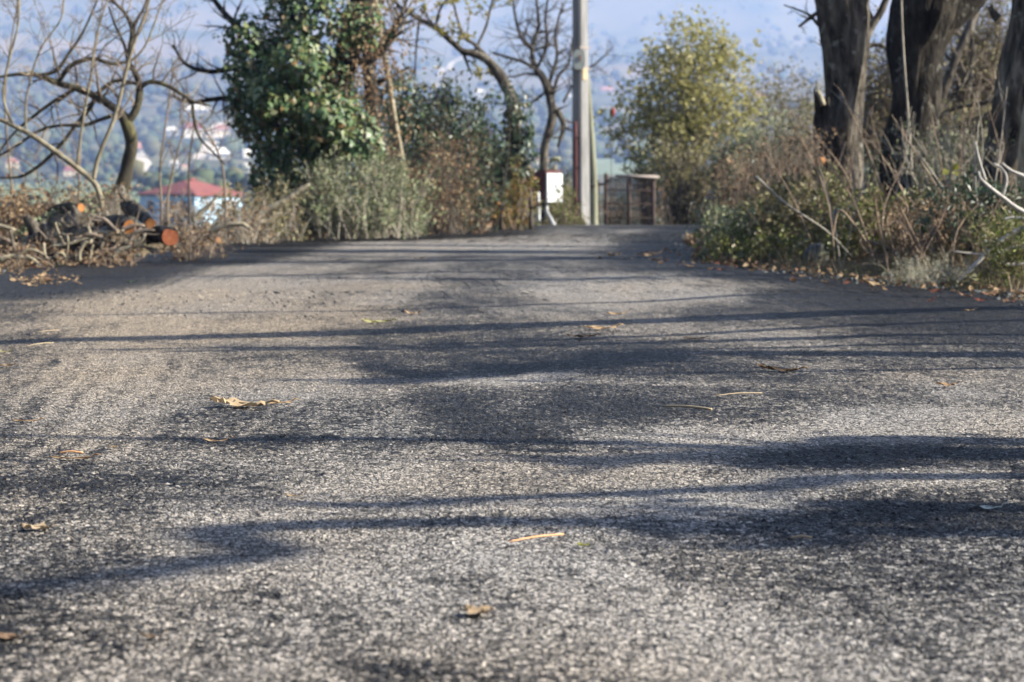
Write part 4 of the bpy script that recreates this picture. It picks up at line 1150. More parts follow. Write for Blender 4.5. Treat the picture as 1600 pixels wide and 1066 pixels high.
bushy('dark_bush', 'dark glossy shrub at the right side of the olive-leaved tree', 'shrub', 34.0, (1135, 320), [(1130, 235, 22, 26), (1138, 262, 18, 30)], 14, 900, .06, M['dark_leaf'], M['twig_dark'], 45, .5)
for i, (cx, cy_, rx, ry, d, lab, m) in enumerate([(1180, 165, 45, 45, 52, 'grey-green scrub tree just right of the olive-leaved tree', 'scrub_leaf'),
                                               (1240, 150, 50, 55, 48, 'grey-green scrub tree left of the first big trunk', 'scrub_leaf'),
                                               (1215, 210, 60, 40, 42, 'pale twiggy scrub beneath the far grey-green trees', 'grey_leaf'),
                                               (1275, 215, 40, 50, 40, 'twiggy scrub directly behind the broken stump', 'scrub_leaf'),
                                               (1160, 225, 35, 30, 44, 'low twiggy scrub beside the dark glossy shrub', 'grey_leaf')]):
    bushy('scrub_tree', lab, 'shrub', d, (cx, 300), [(cx, cy_, rx, ry), (cx - rx * .5, cy_ + ry * .4, rx * .6, ry * .6), (cx + rx * .5, cy_ + ry * .3, rx * .6, ry * .7)],
          40, 1700, .09, M[m], M['twig_grey'], 60 + i, .5, 'bark_grey', 1, 10)
for i, (pts, wd, lab) in enumerate([([(1460, 300), (1465, 180), (1490, 100), (1512, 50), (1535, -10), (1550, -60)], (16, 15, 15, 14, 12, 9), 'slanting grey trunk seen between the two big right trunks'),
                                    ([(1500, 300), (1505, 200), (1520, 80), (1500, -30)], (8, 7, 6, 5), 'slim upright stem behind the gap in the right trunks')]):
    make_tree('background_tree', lab, 'tree', ground_at(pts[0][0], 280, 25 + i), (pts, wd), [([pts[2], (pts[2][0] - 30, pts[2][1] - 40), (pts[2][0] - 40, pts[2][1] - 90)], (6, 5, 3)), ([pts[1], (pts[1][0] + 40, pts[1][1] - 50), (pts[1][0] + 60, pts[1][1] - 110)], (6, 4, 3))], 25 + i, M['bark_grey'], M['twig'], 80 + i, 10, .7, 2, .1, None, (M['scrub_leaf'], 1, .05, .5), 9, .1)
for i, (cx, cy_, rx, ry, d, lab) in enumerate([(1500, 120, 70, 90, 31, 'brown twiggy thicket filling the gap behind the right trunks'),
                                            (1540, 60, 60, 90, 27, 'leafy brown thicket behind the rightmost trunk'),
                                            (1375, 150, 45, 90, 27, 'tangled bare thicket between the first and second trunks'),
                                            (1500, 215, 70, 45, 24, 'low tangled scrub behind the low dark limb')]):
    bushy('thicket', lab, 'shrub', d, (cx, 300), [(cx, cy_, rx, ry), (cx - rx * .4, cy_ + ry * .5, rx * .7, ry * .6), (cx + rx * .4, cy_ - ry * .4, rx * .7, ry * .6)], 70, 3600, .055, M['scrub_leaf'], M['twig'], 90 + i, .5, 'bark_grey', 1, 13)

# --- the three big trunks on the right bank
make_tree('big_tree', 'big forked trunk at left of the right bank, lit down its right edge', 'tree', ground_at(1325, 300, 19.5),
          ([(1318, 345), (1316, 290), (1318, 220), (1322, 150), (1322, 90), (1318, 30), (1312, -40), (1300, -150), (1290, -320), (1280, -560)], [84, 62, 58, 58, 66, 76, 78, 60, 44, 26]),
          [([(1316, 60), (1300, -10), (1270, -100), (1200, -220), (1120, -330)], [40, 36, 30, 20, 10]),
           ([(1326, 40), (1350, -30), (1390, -140), (1420, -300), (1430, -460)], [40, 34, 28, 20, 10]),
           ([(1300, 60), (1290, 45), (1278, 38), (1262, 22), (1225, 8)], [10, 7, 6, 4, 2]), ([(1285, 15), (1270, 25), (1248, 42)], [8, 6, 4]),
           ([(1350, 72), (1360, 45), (1378, 15), (1395, -30)], [14, 12, 11, 10]), ([(1345, 80), (1366, 70), (1385, 78), (1392, 110)], [9, 7, 5, 3]),
           ([(1300, 110), (1296, 100), (1285, 70), (1282, 62)], [6, 5, 5, 5]), ([(1300, -60), (1240, -120), (1150, -150)], [14, 10, 5])],
          19.5, M['bark_grey'], M['twig'], 101, 3, .9, 2, .2, None, None, 40, .17)
# broken stump at its foot
o = thing('broken_stump', ground_at(1284, 300, 19.3), 'dark broken stump with jagged top beside the first big trunk', 'stump')
limb(o, 'trunk', PX([(1288, 340), (1286, 280), (1286, 200), (1284, 158)], 19.3), [pxr(v, 19.3) for v in (38, 30, 27, 24)], M['bark_dark'], 14, .2, 4)
for pts, ww, m in [([(1276, 165), (1274, 150), (1272, 138)], (9, 6, 2), 'bark_dark'), ([(1286, 165), (1280, 148), (1277, 140)], (10, 7, 2), 'bark_pale'), ([(1293, 165), (1294, 152)], (8, 3), 'bark_dark')]:
    limb(o, 'splinter', PX(pts, 19.2), [pxr(v, 19.3) for v in ww], M[m], 6, .2, 5, 3)
mb = MB(); c = W(1284, 252, 18.9); tube(mb, [c + [-.02, .15, 0], c + [0.0, -.012, 0]], .034, 10); mb.build('cut_branch_end', M['cut_wood'], o)
make_tree('big_tree', 'darkest and thickest trunk in the middle of the right bank', 'tree', ground_at(1425, 320, 17.6),
          ([(1418, 352), (1418, 310), (1424, 250), (1428, 190), (1432, 130), (1436, 70), (1448, 20), (1456, -40), (1458, -140), (1450, -300), (1440, -560)], [110, 92, 78, 72, 76, 88, 108, 100, 74, 54, 30]),
          [([(1470, 30), (1500, 15), (1535, -20), (1590, -90), (1660, -180)], [56, 44, 36, 24, 12]),
           ([(1440, -20), (1405, -80), (1370, -180), (1330, -300)], [44, 34, 24, 12]),
           ([(1440, 262), (1466, 218), (1500, 204), (1535, 190), (1570, 172)], [40, 26, 24, 22, 18]),
           ([(1425, 330), (1450, 310), (1478, 280), (1525, 256)], [9, 7, 6, 4]),
           ([(1418, 330), (1404, 320), (1392, 332)], [36, 26, 12]),
           ([(1465, 185), (1495, 168), (1540, 160), (1570, 150)], [8, 7, 6, 4])],
          17.6, M['bark_dark'], M['twig'], 103, 2, .9, 2, .2, None, None, 44, .2)
limb_o = thing('climbing_vine', ground_at(1425, 300, 16.9), 'thin pale vine stem hanging before the darkest trunk', 'vine')
limb(limb_o, 'stem', PX([(1432, 345), (1425, 270), (1420, 190), (1413, 100), (1409, 20), (1408, -40)], 17.0), [pxr(v, 17) for v in (4, 4, 4, 3.5, 3, 3)], M['twig_grey'], 6, .05, 1)
make_tree('big_tree', 'grey trunk leaning right at the right edge of the picture', 'tree', ground_at(1580, 310, 16.4),
          ([(1560, 350), (1568, 290), (1576, 230), (1586, 160), (1598, 90), (1610, 20), (1618, -50), (1640, -200), (1660, -420)], [100, 78, 70, 66, 64, 64, 58, 42, 24]),
          [([(1560, 30), (1553, 22), (1546, 10)], [14, 12, 8]), ([(1610, 0), (1580, -70), (1540, -170), (1500, -300)], [36, 28, 20, 10]), ([(1595, 150), (1625, 120), (1660, 60)], [24, 18, 12])],
          16.4, M['bark_grey'], M['twig'], 107, 3, .9, 2, .2, None, None, 40, .17)
o = thing('big_tree', ground_at(1600, 300, 15.4), 'sunlit pale trunk piece cut by the right picture edge', 'tree')
limb(o, 'trunk', PX([(1610, 330), (1606, 270), (1610, 210), (1625, 120), (1640, 0)], 15.4), [pxr(v, 15.4) for v in (40, 34, 32, 30, 26)], M['bark_pale'], 14, .15, 4)

# --- coppiced trees standing right of the picture; their stems throw the shadow bars on the road
KX = math.cos(SUN_AZ) / math.tan(SUN_EL); KY = math.sin(SUN_AZ) / math.tan(SUN_EL)
def caster(pts, X0, X1):
    out = []
    for i, (px, py) in enumerate(pts):
        g = G(px, py); X = X0 + (X1 - X0) * i / max(len(pts) - 1, 1)
        h = (X - g[0]) / KX
        out.append([X, g[1] + KY * h, h])
    return out
COP = [((4.7, 11.1), [([(1600, 481), (1000, 502), (500, 521), (0, 536)], 4.4, 4.7, .11), ([(1300, 462), (1000, 470), (700, 482), (300, 490)], 4.5, 4.9, .03), ([(1600, 500), (1100, 520), (600, 540), (300, 545)], 4.9, 5.3, .035)]),
       ((4.5, 9.2), [([(1600, 524), (1200, 530), (800, 540), (450, 547)], 4.3, 4.7, .05), ([(1160, 553), (1000, 562), (850, 574), (680, 592)], 4.7, 5.2, .09), ([(1600, 574), (1350, 578), (1100, 583)], 4.2, 4.5, .025), ([(1600, 540), (1200, 545), (900, 550)], 5.0, 5.4, .03)]),
       ((4.6, 6.0), [([(1600, 690), (1350, 698), (1050, 716)], 4.4, 4.7, .075), ([(1600, 745), (1200, 764), (760, 785)], 4.5, 4.9, .045), ([(1600, 715), (1300, 722)], 4.9, 5.2, .06), ([(700, 690), (400, 690), (0, 680)], 5.2, 5.6, .035)]),
       ((4.5, 5.2), [([(1600, 794), (1400, 806), (1150, 826)], 4.2, 4.5, .05), ([(740, 822), (400, 870), (0, 922)], 4.7, 5.2, .045), ([(1600, 830), (1300, 850)], 4.9, 5.2, .03)]),
       ((4.9, 15.2), [([(1100, 432), (850, 438), (600, 435)], 4.7, 5.0, .06), ([(1150, 420), (700, 425), (300, 432)], 5.2, 5.6, .05), ([(1120, 404), (700, 408), (100, 410)], 5.5, 6.0, .14)]),
       ((5.6, 18.5), [([(1100, 392), (700, 394), (230, 396)], 5.6, 6.0, .13), ([(1100, 384), (700, 388)], 6.0, 6.3, .09)])]
COP[5] = ((6.0, 18.5), [([(640, 392), (430, 394), (200, 396)], 5.8, 6.3, .13), ([(600, 384), (300, 388)], 6.2, 6.5, .09)])
FOL = {(1, 1): (.1, 260), (2, 0): (.14, 70), (3, 0): (.13, 60), (2, 2): (.1, 30), (4, 0): (.22, 500), (4, 1): (.25, 500), (4, 2): (.35, 1500), (5, 0): (.3, 1100), (0, 0): (.05, 160), (0, 2): (.12, 160), (1, 0): (.05, 120)}
for i, ((bx, by), stems) in enumerate(COP):
    by = float(np.mean([caster(q[0], q[1], q[2])[0][1] for q in stems])); bx = max(bx, 3.0 + .12 * by)
    o = thing('coppiced_tree', (bx, by, Hs(bx, by)), 'many-stemmed bare roadside tree right of the picture', 'tree', 'coppiced trees on the right roadside')
    mb = MB(); rg = np.random.default_rng(200 + i); lf_P = []
    for pts, X0, X1, r0 in stems:
        C = caster(pts, X0, X1)
        e = np.array(C[-1]) + (np.array(C[-1]) - np.array(C[-2])) * .5
        P = [[bx + rg.normal() * .06, by + rg.normal() * .06, Hs(bx, by) - .1]] + C + [e.tolist()]
        q, r = smooth_path(P, np.linspace(r0 * 1.25, r0 * .6, len(P)), 6)
        b_ = MB(); tube(b_, q, r, 9, True, .1, i); b_.build('stem', M['bark_grey'], o)
        twigs(mb, q, r, 11, .55, rg, 1, .2, .7, .45)
        fr, fn = FOL.get((i, stems.index((pts, X0, X1, r0))), (0, 0))
        if fn:
            u = rg.random(fn) * (len(C) - 1.001); a_ = u.astype(int); CC = np.array(C); lf_P.append(CC[a_] + (CC[a_ + 1] - CC[a_]) * (u - a_)[:, None] + rg.normal(size=(fn, 3)) * fr)
    stuff(mb.build('twigs', M['twig'], o))
    if lf_P:
        P = np.concatenate(lf_P); lf = MB(); leafy(lf, P, rg.normal(size=P.shape), .075 * rg.uniform(.6, 1.3, len(P)), .7, .2, rg); stuff(lf.build('foliage', M['ivy'], o, False))

# ================================================================== LEFT VERGE: logs, brush, roots
def log(name, p0, p1, r0, r1, bark, cut, label, rough=.1, seed=0, stubs=0):
    p0 = np.array(p0); p1 = np.array(p1)
    o = thing(name, p0, label, 'log', 'cut logs in the roadside pile')
    mid = (p0 + p1) / 2 + np.array([0, 0, .02])
    P, r = smooth_path([p0, mid, p1], [r0, (r0 + r1) / 2, r1], 7)
    mb = MB(); tube(mb, P, r, 24, True, .16, seed); mb.build('bark', M['bark_grey' if bark == 'bark_dark' else bark], o)
    T = P[0] - P[1]; T /= np.linalg.norm(T)
    mb = MB(); tube(mb, [p0 - T * .01, p0 + T * .006], r0 * .95, 18, True, .16, seed); mb.build('cut_face', M[cut], o, False)
    return o
dl = 16.4
log('cut_log', W(203, 354, 15.6), W(168, 350, 16.15), pxr(23, dl), pxr(24, dl), 'bark_dark', 'cut_wood', 'dark cut log with a round orange end in the middle of the pile', seed=1)
log('cut_log', W(235, 349, 15.7), W(200, 322, 16.3), pxr(16, dl), pxr(24, dl), 'bark_dark', 'cut_wood', 'leaning dark log with a small orange end under the bent trunk', seed=2)
log('cut_log', W(266, 371, 15.7), W(230, 368, 16.2), pxr(26, dl), pxr(26, dl), 'bark_grey', 'cut_red', 'log with the large red cut end at the right of the pile', seed=3)
log('cut_log', W(126, 325, 16.2), W(80, 330, 16.6), pxr(13, dl), pxr(14, dl), 'bark_moss', 'cut_wood', 'small log with an orange end lying on top of the big trunk', seed=6)
log('cut_log', W(340, 375, 19.6), W(300, 372, 20.0), pxr(10, 19.6), pxr(10, 19.6), 'bark_grey', 'cut_wood', 'small stub with a pale orange end right of the pile', seed=7)
def big_log():
    o = thing('fallen_log', W(110, 380, 16.4), 'thick mossy fallen trunk forming the back of the log pile', 'log')
    P, r = smooth_path([W(20, 398, 16.2), W(60, 372, 16.3), (W(105, 352, 16.5)), W(150, 338, 16.8), W(190, 318, 17.2)], [.09, .115, .13, .13, .11], 12)
    mb = MB(); tube(mb, P, r, 34, True, .28, 8); mb.build('bark', M['bark_grey'], o)
    for pts, ww in [([(60, 372), (48, 350), (40, 338)], (26, 20, 12)), ([(110, 350), (118, 335), (112, 322)], (24, 18, 8)), ([(150, 345), (168, 350), (180, 362)], (26, 20, 12))]:
        limb(o, 'stub', PX(pts, 16.1), [pxr(v, 16.1) for v in ww], M['bark_grey'], 12, .25, 9)
    rg = np.random.default_rng(3)
    mb = MB(); n = 500
    P = np.array([W(rg.uniform(60, 195), rg.uniform(318, 360), 16.2 + rg.random()) for _ in range(n)])
    Q, r2 = smooth_path([W(20, 398, 16.2), W(60, 372, 16.3), (W(105, 352, 16.5)), W(150, 338, 16.8), W(190, 318, 17.2)], [.09, .115, .13, .13, .11], 8)
    i0 = rg.integers(0, len(r2), n)
    v = rg.normal(size=(n, 3)) * .6 + [0, -.2, 1]; v /= np.linalg.norm(v, axis=1)[:, None]
    P = Q[i0] + v * r2[i0][:, None] * 1.0
    leafy(mb, P, v + rg.normal(size=(n, 3)) * .6, .03, .8, .2, rg, v); stuff(mb.build('moss', M['grey_leaf'], o, False))
big_log()
o = thing('fallen_log', W(40, 398, 15.8), 'slimmer grey trunk lying low in front of the thick mossy one', 'log')
limb(o, 'bark', PX([(-30, 404), (30, 392), (80, 381), (130, 374), (172, 372)], 15.75), [pxr(v, 15.75) for v in (34, 38, 36, 34, 30)], M['bark_grey'], 30, .24, 41)
limb(o, 'stub', PX([(82, 380), (70, 362), (66, 350)], 15.7), [pxr(v, 15.7) for v in (20, 15, 9)], M['bark_grey'], 12, .2, 42)
rg = np.random.default_rng(610)
for i in range(26):
    x0 = rg.uniform(0, 250); y0 = rg.uniform(360, 408) - max(0, x0 - 160) * .12; L = rg.uniform(30, 90); an = rg.normal() * .55 + (math.pi if rg.random() < .5 else 0)
    x1, y1 = x0 + L * math.cos(an), y0 - abs(L * math.sin(an)) * .8
    dd = 15.3 + rg.random() * .5
    P = PX([(x0, y0), ((x0 + x1) / 2 + rg.normal() * 5, (y0 + y1) / 2 + rg.normal() * 6), (x1, y1)], dd)
    o = thing('dead_branch', P[0], 'brown dead branch tangled into the front of the log pile', 'branch', 'tangled dead branches on the log pile')
    r0 = pxr(rg.uniform(4, 9), dd)
    _, Q, rq = limb(o, 'wood', P, [r0, r0 * .85, r0 * .5], M[('bark_grey', 'stalk', 'bark_pale', 'bark_dark', 'twig')[i % 5]], 8, .2, i)
    mb = MB(); twigs(mb, Q, rq, 3, .18, rg, 0, .15, .8, .3); stuff(mb.build('twigs', M['twig'], o))
STK = [([(0, 406), (18, 402), (45, 404), (60, 412)], 10, 'pale', 14.9), ([(28, 412), (36, 394), (52, 391), (72, 400)], 7, 'pale', 15.0), ([(124, 408), (125, 392), (132, 380), (136, 378)], 7, 'pale', 15.2),
       ([(140, 406), (143, 390), (146, 382)], 5, 'pale', 15.2), ([(157, 388), (164, 372), (178, 365), (190, 366)], 8, 'grey', 15.4), ([(174, 402), (188, 391), (208, 384), (222, 374), (226, 366)], 9, 'white', 15.3),
       ([(205, 392), (215, 382), (228, 365)], 7, 'grey', 15.4), ([(85, 402), (92, 396), (100, 398), (104, 408)], 6, 'pale', 15.1), ([(40, 400), (55, 408), (52, 415)], 7, 'pale', 14.9), ([(16, 360), (20, 380), (24, 398)], 6, 'grey', 15.2),
       ([(86, 348), (92, 365), (100, 382)], 5, 'pale', 15.4), ([(105, 366), (106, 385), (104, 400)], 4, 'pale', 15.3), ([(185, 300), (200, 318), (218, 330)], 5, 'grey', 16.2), ([(55, 405), (80, 404), (118, 402)], 6, 'grey', 15.1),
       ([(68, 380), (70, 398), (74, 404)], 6, 'white', 15.1)]
STK_LAB = ['pale broken branch lying along the asphalt at the left picture edge',
           'pale arched root end left of the pile, over the asphalt edge',
           'short pale upright stub under the middle of the fallen trunk',
           'tiny pale peg standing beside the upright stub',
           'grey arched branch below the middle orange log end',
           'whitish broken branch slanting up to the small red cut end',
           'thin grey branch leaning left under the red-ended log',
           'small pale hooked root at the front of the pile',
           'stubby pale root nearest the left picture edge',
           'thin grey stick upright before the mossy root lump',
           'thin pale stick leaning on the grey root lump',
           'thin upright pale stick below the knotted lump',
           'short grey stick slanting across the crooked tree foot',
           'straight grey stick lying flat along the asphalt edge',
           'whitish crooked root end standing left in the pile']
for i, (pts, wd, m, d) in enumerate(STK):
    P = PX(pts, d); o = thing('broken_branch', P[0], STK_LAB[i], 'branch', 'broken branches in the left root pile')
    limb(o, 'wood', P, np.linspace(pxr(wd, d), pxr(wd, d) * .55, len(pts)), M[{'pale': 'sapling_bark', 'grey': 'bark_grey', 'white': 'bark_pale'}[m]], 8, .18, i)
o = thing('dead_branch', G(380, 372), 'pale dead branch propped up against the ivy tree', 'branch')
limb(o, 'limb', PX([(376, 370), (392, 350), (420, 328), (445, 314), (468, 298), (484, 288)], 21.4), [pxr(v, 21.4) for v in (17, 15, 12, 10, 8, 5)], M['bark_pale'], 12, .12, 1)
limb(o, 'fork', PX([(398, 346), (415, 347), (432, 336), (440, 333)], 21.35), [pxr(v, 21.4) for v in (9, 8, 6, 3)], M['bark_pale'], 9, .12, 2)
o = thing('dead_branch', G(325, 366), 'pale crooked dead branch lying below the blue house', 'branch')
limb(o, 'limb', PX([(322, 368), (335, 360), (355, 352), (378, 350), (388, 356)], 20.4), [pxr(v, 20.4) for v in (10, 9, 8, 7, 4)], M['bark_pale'], 9, .15, 3)
o = thing('dead_branch', G(305, 360), 'thin pale dead branch slanting before the white wall', 'branch')
limb(o, 'limb', PX([(300, 345), (315, 330), (326, 322), (345, 300)], 20.0), [pxr(v, 20) for v in (9, 7, 6, 3)], M['bark_pale'], 8, .12, 4)

def brush(name, label, cat, d, crown, n_stem, n_leaf, size, leafm, twigm, seed, wr=.5, spread=1.0, up=.35, depth=1, bend=.25, group=None, stem_r=.006):
    """low tangle of thin stems springing from several spots on the ground"""
    rg = np.random.default_rng(seed)
    x0, y0, x1, y1 = crown
    c = ground_at((x0 + x1) / 2, y1, d); o = thing(name, c, label, cat, group)
    mb = MB(); tips = []
    n_leaf = int(n_leaf * 1.5)
    for i in range(int(n_stem * .8)):
        px = rg.uniform(x0, x1); dd = d + rg.uniform(-.5, .7)
        b = W(px, y1, dd); b[2] = Hs(b[0], b[1]) - .04
        top = W(px + rg.normal() * (x1 - x0) * .16, y0 + (y1 - y0) * rg.random() ** 1.5 * .8, dd + rg.normal() * .3)
        m = (b + top) / 2 + np.array([rg.normal() * bend * .3, rg.normal() * bend * .3, bend * .15])
        p, r = smooth_path([b, m, top], [stem_r * rg.uniform(.6, 1.4), stem_r * .7, stem_r * .3], 4)
        tube(mb, p, r, 4, False); tips.append((p, np.array([0, 0, 1.])))
        twigs(mb, p, r, 4, .35 * np.linalg.norm(top - b), rg, depth, up, .8, .25, tips, 3, .0014)
    stuff(mb.build('stems', twigm, o))
    if n_leaf:
        lf = MB(); P = []; D = []
        for _ in range(n_leaf):
            q, v = tips[rg.integers(len(tips))]; t = rg.random() * (len(q) - 1.001); i = int(t)
            P.append(q[i] + (q[i + 1] - q[i]) * (t - i) + rg.normal(size=3) * size * .6); D.append(v + rg.normal(size=3) * .8)
        leafy(lf, np.array(P), np.array(D), size * rg.uniform(.5, 1.3, n_leaf), wr, .25, rg)
        stuff(lf.build('foliage', leafm, o, False))
    return o
brush('willow_brush', 'grey-green bushy growth at the foot of the ivy tree', 'shrub', 22.6, (495, 250, 650, 374), 120, 3400, .06, M['grey_leaf'], M['twig_grey'], 401, .36, depth=1)
brush('dead_bracken', 'brown dead bramble tangle right of the grey-green bush', 'shrub', 24.5, (600, 230, 745, 366), 110, 1700, .05, [M['brown_leaf']][0], M['twig_dark'], 402)
brush('grey_weeds', 'grey-green weeds between dead brambles and autumn ferns', 'shrub', 25.5, (660, 255, 740, 362), 70, 2200, .05, M['grey_leaf'], M['twig'], 403)
brush('autumn_fern', 'yellow and rust coloured ferns left of the meter box', 'fern', 27.0, (715, 262, 815, 354), 80, 2600, .06, M['fern_leaf'], M['stalk'], 404)
brush('bramble', 'small weeds under the wooden rail', 'shrub', 28.8, (775, 290, 830, 352), 50, 1100, .05, M['grey_leaf'], M['twig'], 405)
brush('green_shrub', 'small green conical shrub between meter box and pole', 'shrub', 30.6, (868, 302, 900, 350), 40, 1500, .045, M['green_leaf'], M['twig'], 406)
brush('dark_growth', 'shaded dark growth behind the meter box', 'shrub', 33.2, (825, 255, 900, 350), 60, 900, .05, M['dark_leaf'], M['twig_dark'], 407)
brush('dry_weeds', 'dry brown weeds growing through the wire gate', 'shrub', 33.6, (930, 290, 1045, 360), 70, 500, .045, M['brown_leaf'], M['twig_dark'], 408)
brush('dry_brush', 'dry twiggy brush below the blue house', 'shrub', 20.8, (255, 318, 420, 380), 110, 1300, .035, M['brown_leaf'], M['twig_grey'], 409)
brush('grey_shrub', 'grey-green shrub before the white wall of the blue house', 'shrub', 22.0, (352, 300, 470, 368), 60, 1700, .045, M['scrub_leaf'], M['twig_grey'], 410)
brush('dead_bracken', 'reddish dead bracken behind the log pile at far left', 'shrub', 17.6, (-30, 305, 90, 395), 90, 1500, .045, M['brown_leaf'], M['twig'], 411)
brush('dead_bracken', 'reddish dead twigs on top of the fallen trunk', 'shrub', 17.0, (70, 300, 190, 380), 70, 900, .035, M['brown_leaf'], M['twig'], 412)
brush('dead_bracken', 'brown dead leaves and twigs heaped in front of the log pile', 'shrub', 15.4, (-20, 384, 215, 412), 70, 620, .036, M['brown_leaf'], M['stalk'], 414, up=.1)
brush('dead_bracken', 'rusty leaves and twigs heaped round the red-ended log', 'shrub', 16.6, (280, 358, 335, 395), 40, 350, .036, M['brown_leaf'], M['twig'], 415, up=.1)
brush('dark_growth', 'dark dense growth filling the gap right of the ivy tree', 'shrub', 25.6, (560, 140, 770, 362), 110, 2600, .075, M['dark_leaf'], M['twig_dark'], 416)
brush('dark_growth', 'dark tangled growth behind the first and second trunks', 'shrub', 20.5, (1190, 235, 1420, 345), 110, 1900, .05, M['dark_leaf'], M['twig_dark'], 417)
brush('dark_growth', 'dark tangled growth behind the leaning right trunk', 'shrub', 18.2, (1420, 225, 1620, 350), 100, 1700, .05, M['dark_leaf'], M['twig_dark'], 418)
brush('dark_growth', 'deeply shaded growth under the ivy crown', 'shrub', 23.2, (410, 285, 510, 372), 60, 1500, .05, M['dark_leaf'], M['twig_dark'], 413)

# ================================================================== RIGHT VERGE
brush('dead_bracken', 'brown dead brambles where the road bends behind the verge', 'shrub', 21.0, (1140, 240, 1290, 350), 120, 1500, .04, M['brown_leaf'], M['stalk'], 421)
brush('grey_weeds', 'pale grey-green weeds at the left tip of the right verge', 'shrub', 17.4, (1112, 330, 1190, 412), 60, 2600, .042, M['grey_leaf'], M['twig_grey'], 422)
brush('green_weeds', 'fresh green weeds along the asphalt at the verge tip', 'shrub', 16.3, (1130, 372, 1290, 418), 60, 2300, .04, M['green_leaf'], M['grass'], 423, .55, stem_r=.003)
brush('bramble', 'leafy bramble mound before the first big trunk', 'shrub', 17.0, (1190, 285, 1330, 405), 70, 3000, .05, M['scrub_leaf'], M['stalk'], 424)
brush('bramble', 'green bramble mound before the darkest trunk', 'shrub', 15.4, (1300, 310, 1430, 430), 70, 2800, .048, M['green_leaf'], M['stalk'], 425)
brush('dead_bracken', 'brown tangled bramble stems left of the white branch', 'shrub', 14.4, (1390, 320, 1530, 440), 120, 1300, .03, M['brown_leaf'], M['stalk'], 426)
brush('bramble', 'dark bramble in the shade at the foot of the leaning trunk', 'shrub', 14.2, (1470, 300, 1610, 440), 70, 2300, .045, M['dark_leaf'], M['twig'], 427)
brush('green_weeds', 'tall green weeds in the right picture corner', 'shrub', 12.6, (1540, 350, 1640, 455), 60, 2000, .045, M['green_leaf'], M['grass'], 428, .3, stem_r=.003)
brush('pale_everlasting', 'clump of pale dry flower heads at the asphalt edge', 'plant', 12.8, (1425, 418, 1495, 448), 60, 900, .014, M['lichen_leaf'], M['twig_grey'], 429, .9, stem_r=.002)
brush('pale_everlasting', 'small pale flower tuft left of the larger pale clump', 'plant', 13.2, (1405, 425, 1430, 440), 16, 160, .014, M['lichen_leaf'], M['twig_grey'], 430, .9, stem_r=.002)
brush('dry_weeds', 'grey dry weeds on the bank between the trunks', 'shrub', 16.6, (1430, 200, 1560, 330), 110, 900, .035, M['grey_leaf'], M['twig_grey'], 431)
brush('dry_weeds', 'brown dry weeds left of the broken stump', 'shrub', 18.6, (1180, 215, 1290, 330), 110, 700, .035, M['brown_leaf'], M['twig'], 432)

# standing dry stalks, each its own plant
rgs = np.random.default_rng(77)
NS = 34
for i in range(NS):
    px = rgs.uniform(1150, 1600); d = rgs.uniform(13.2, 17.5)
    y1 = 283 + 2010 / d
    b = W(px, y1, d)
    if b[0] < xr(b[1]) + .15: b[0] = xr(b[1]) + .15 + rgs.random() * .4
    b[2] = Hs(b[0], b[1]) - .03
    hgt = rgs.uniform(.45, 1.05); ln = rgs.normal() * .35 - .12
    o = thing('dry_stalk', b, 'bare brown weed stalk standing in the right verge', 'stalk', 'bare dry stalks in the right verge')
    top = b + np.array([ln * hgt, rgs.normal() * .15, hgt])
    P, r = smooth_path([b, b * .5 + top * .5 + [rgs.normal() * .05, 0, .04], top], [.0065, .005, .0025], 5)
    mb = MB(); tube(mb, P, r, 5, False); mb.build('stem', M['stalk' if i % 3 else 'twig_grey'], o)
    mb = MB(); twigs(mb, P, r, 4, hgt * .3, rgs, 0, .4, .6, .3, None, 3, .0018); stuff(mb.build('side_shoots', M['stalk' if i % 3 else 'twig_grey'], o))
for i, (px, py, m, lab, d) in enumerate([(1487, 266, 'yellow_leaf', 'single bright yellow leaf on a stalk by the leaning trunk', 14.6), (1336, 393, 'green_leaf', 'bright green bramble leaf low in the right verge', 14.6), (1255, 376, 'green_leaf', 'bright green leaf pair at the verge middle', 15.6), (1148, 398, 'green_leaf', 'bright lime green sprig at the verge tip', 16.2), (1530, 441, 'green_leaf', 'small lime green seedling on the asphalt edge at right', 12.2)]):
    c = W(px, py, d - .3); o = thing('sprig', c, lab, 'leaf')
    rg = np.random.default_rng(500 + i)
    for k in range(3):
        mb = MB(); leafy(mb, [c + rg.normal(size=3) * .012], np.array([[rg.normal(), -.5, rg.normal() * .6]]), .06, .8, .1, rg, np.array([[.3, -1, .6]])); mb.build('leaf', M[m], o, False)
    mb = MB(); e = np.array([c[0] + .03, c[1] + .1, Hs(c[0], c[1] + .1)]); p, r = smooth_path([c, (c + e) / 2 + [.03, 0, 0], e], [.002, .003, .004], 4); tube(mb, p, r, 4); mb.build('stem', M['stalk'], o)

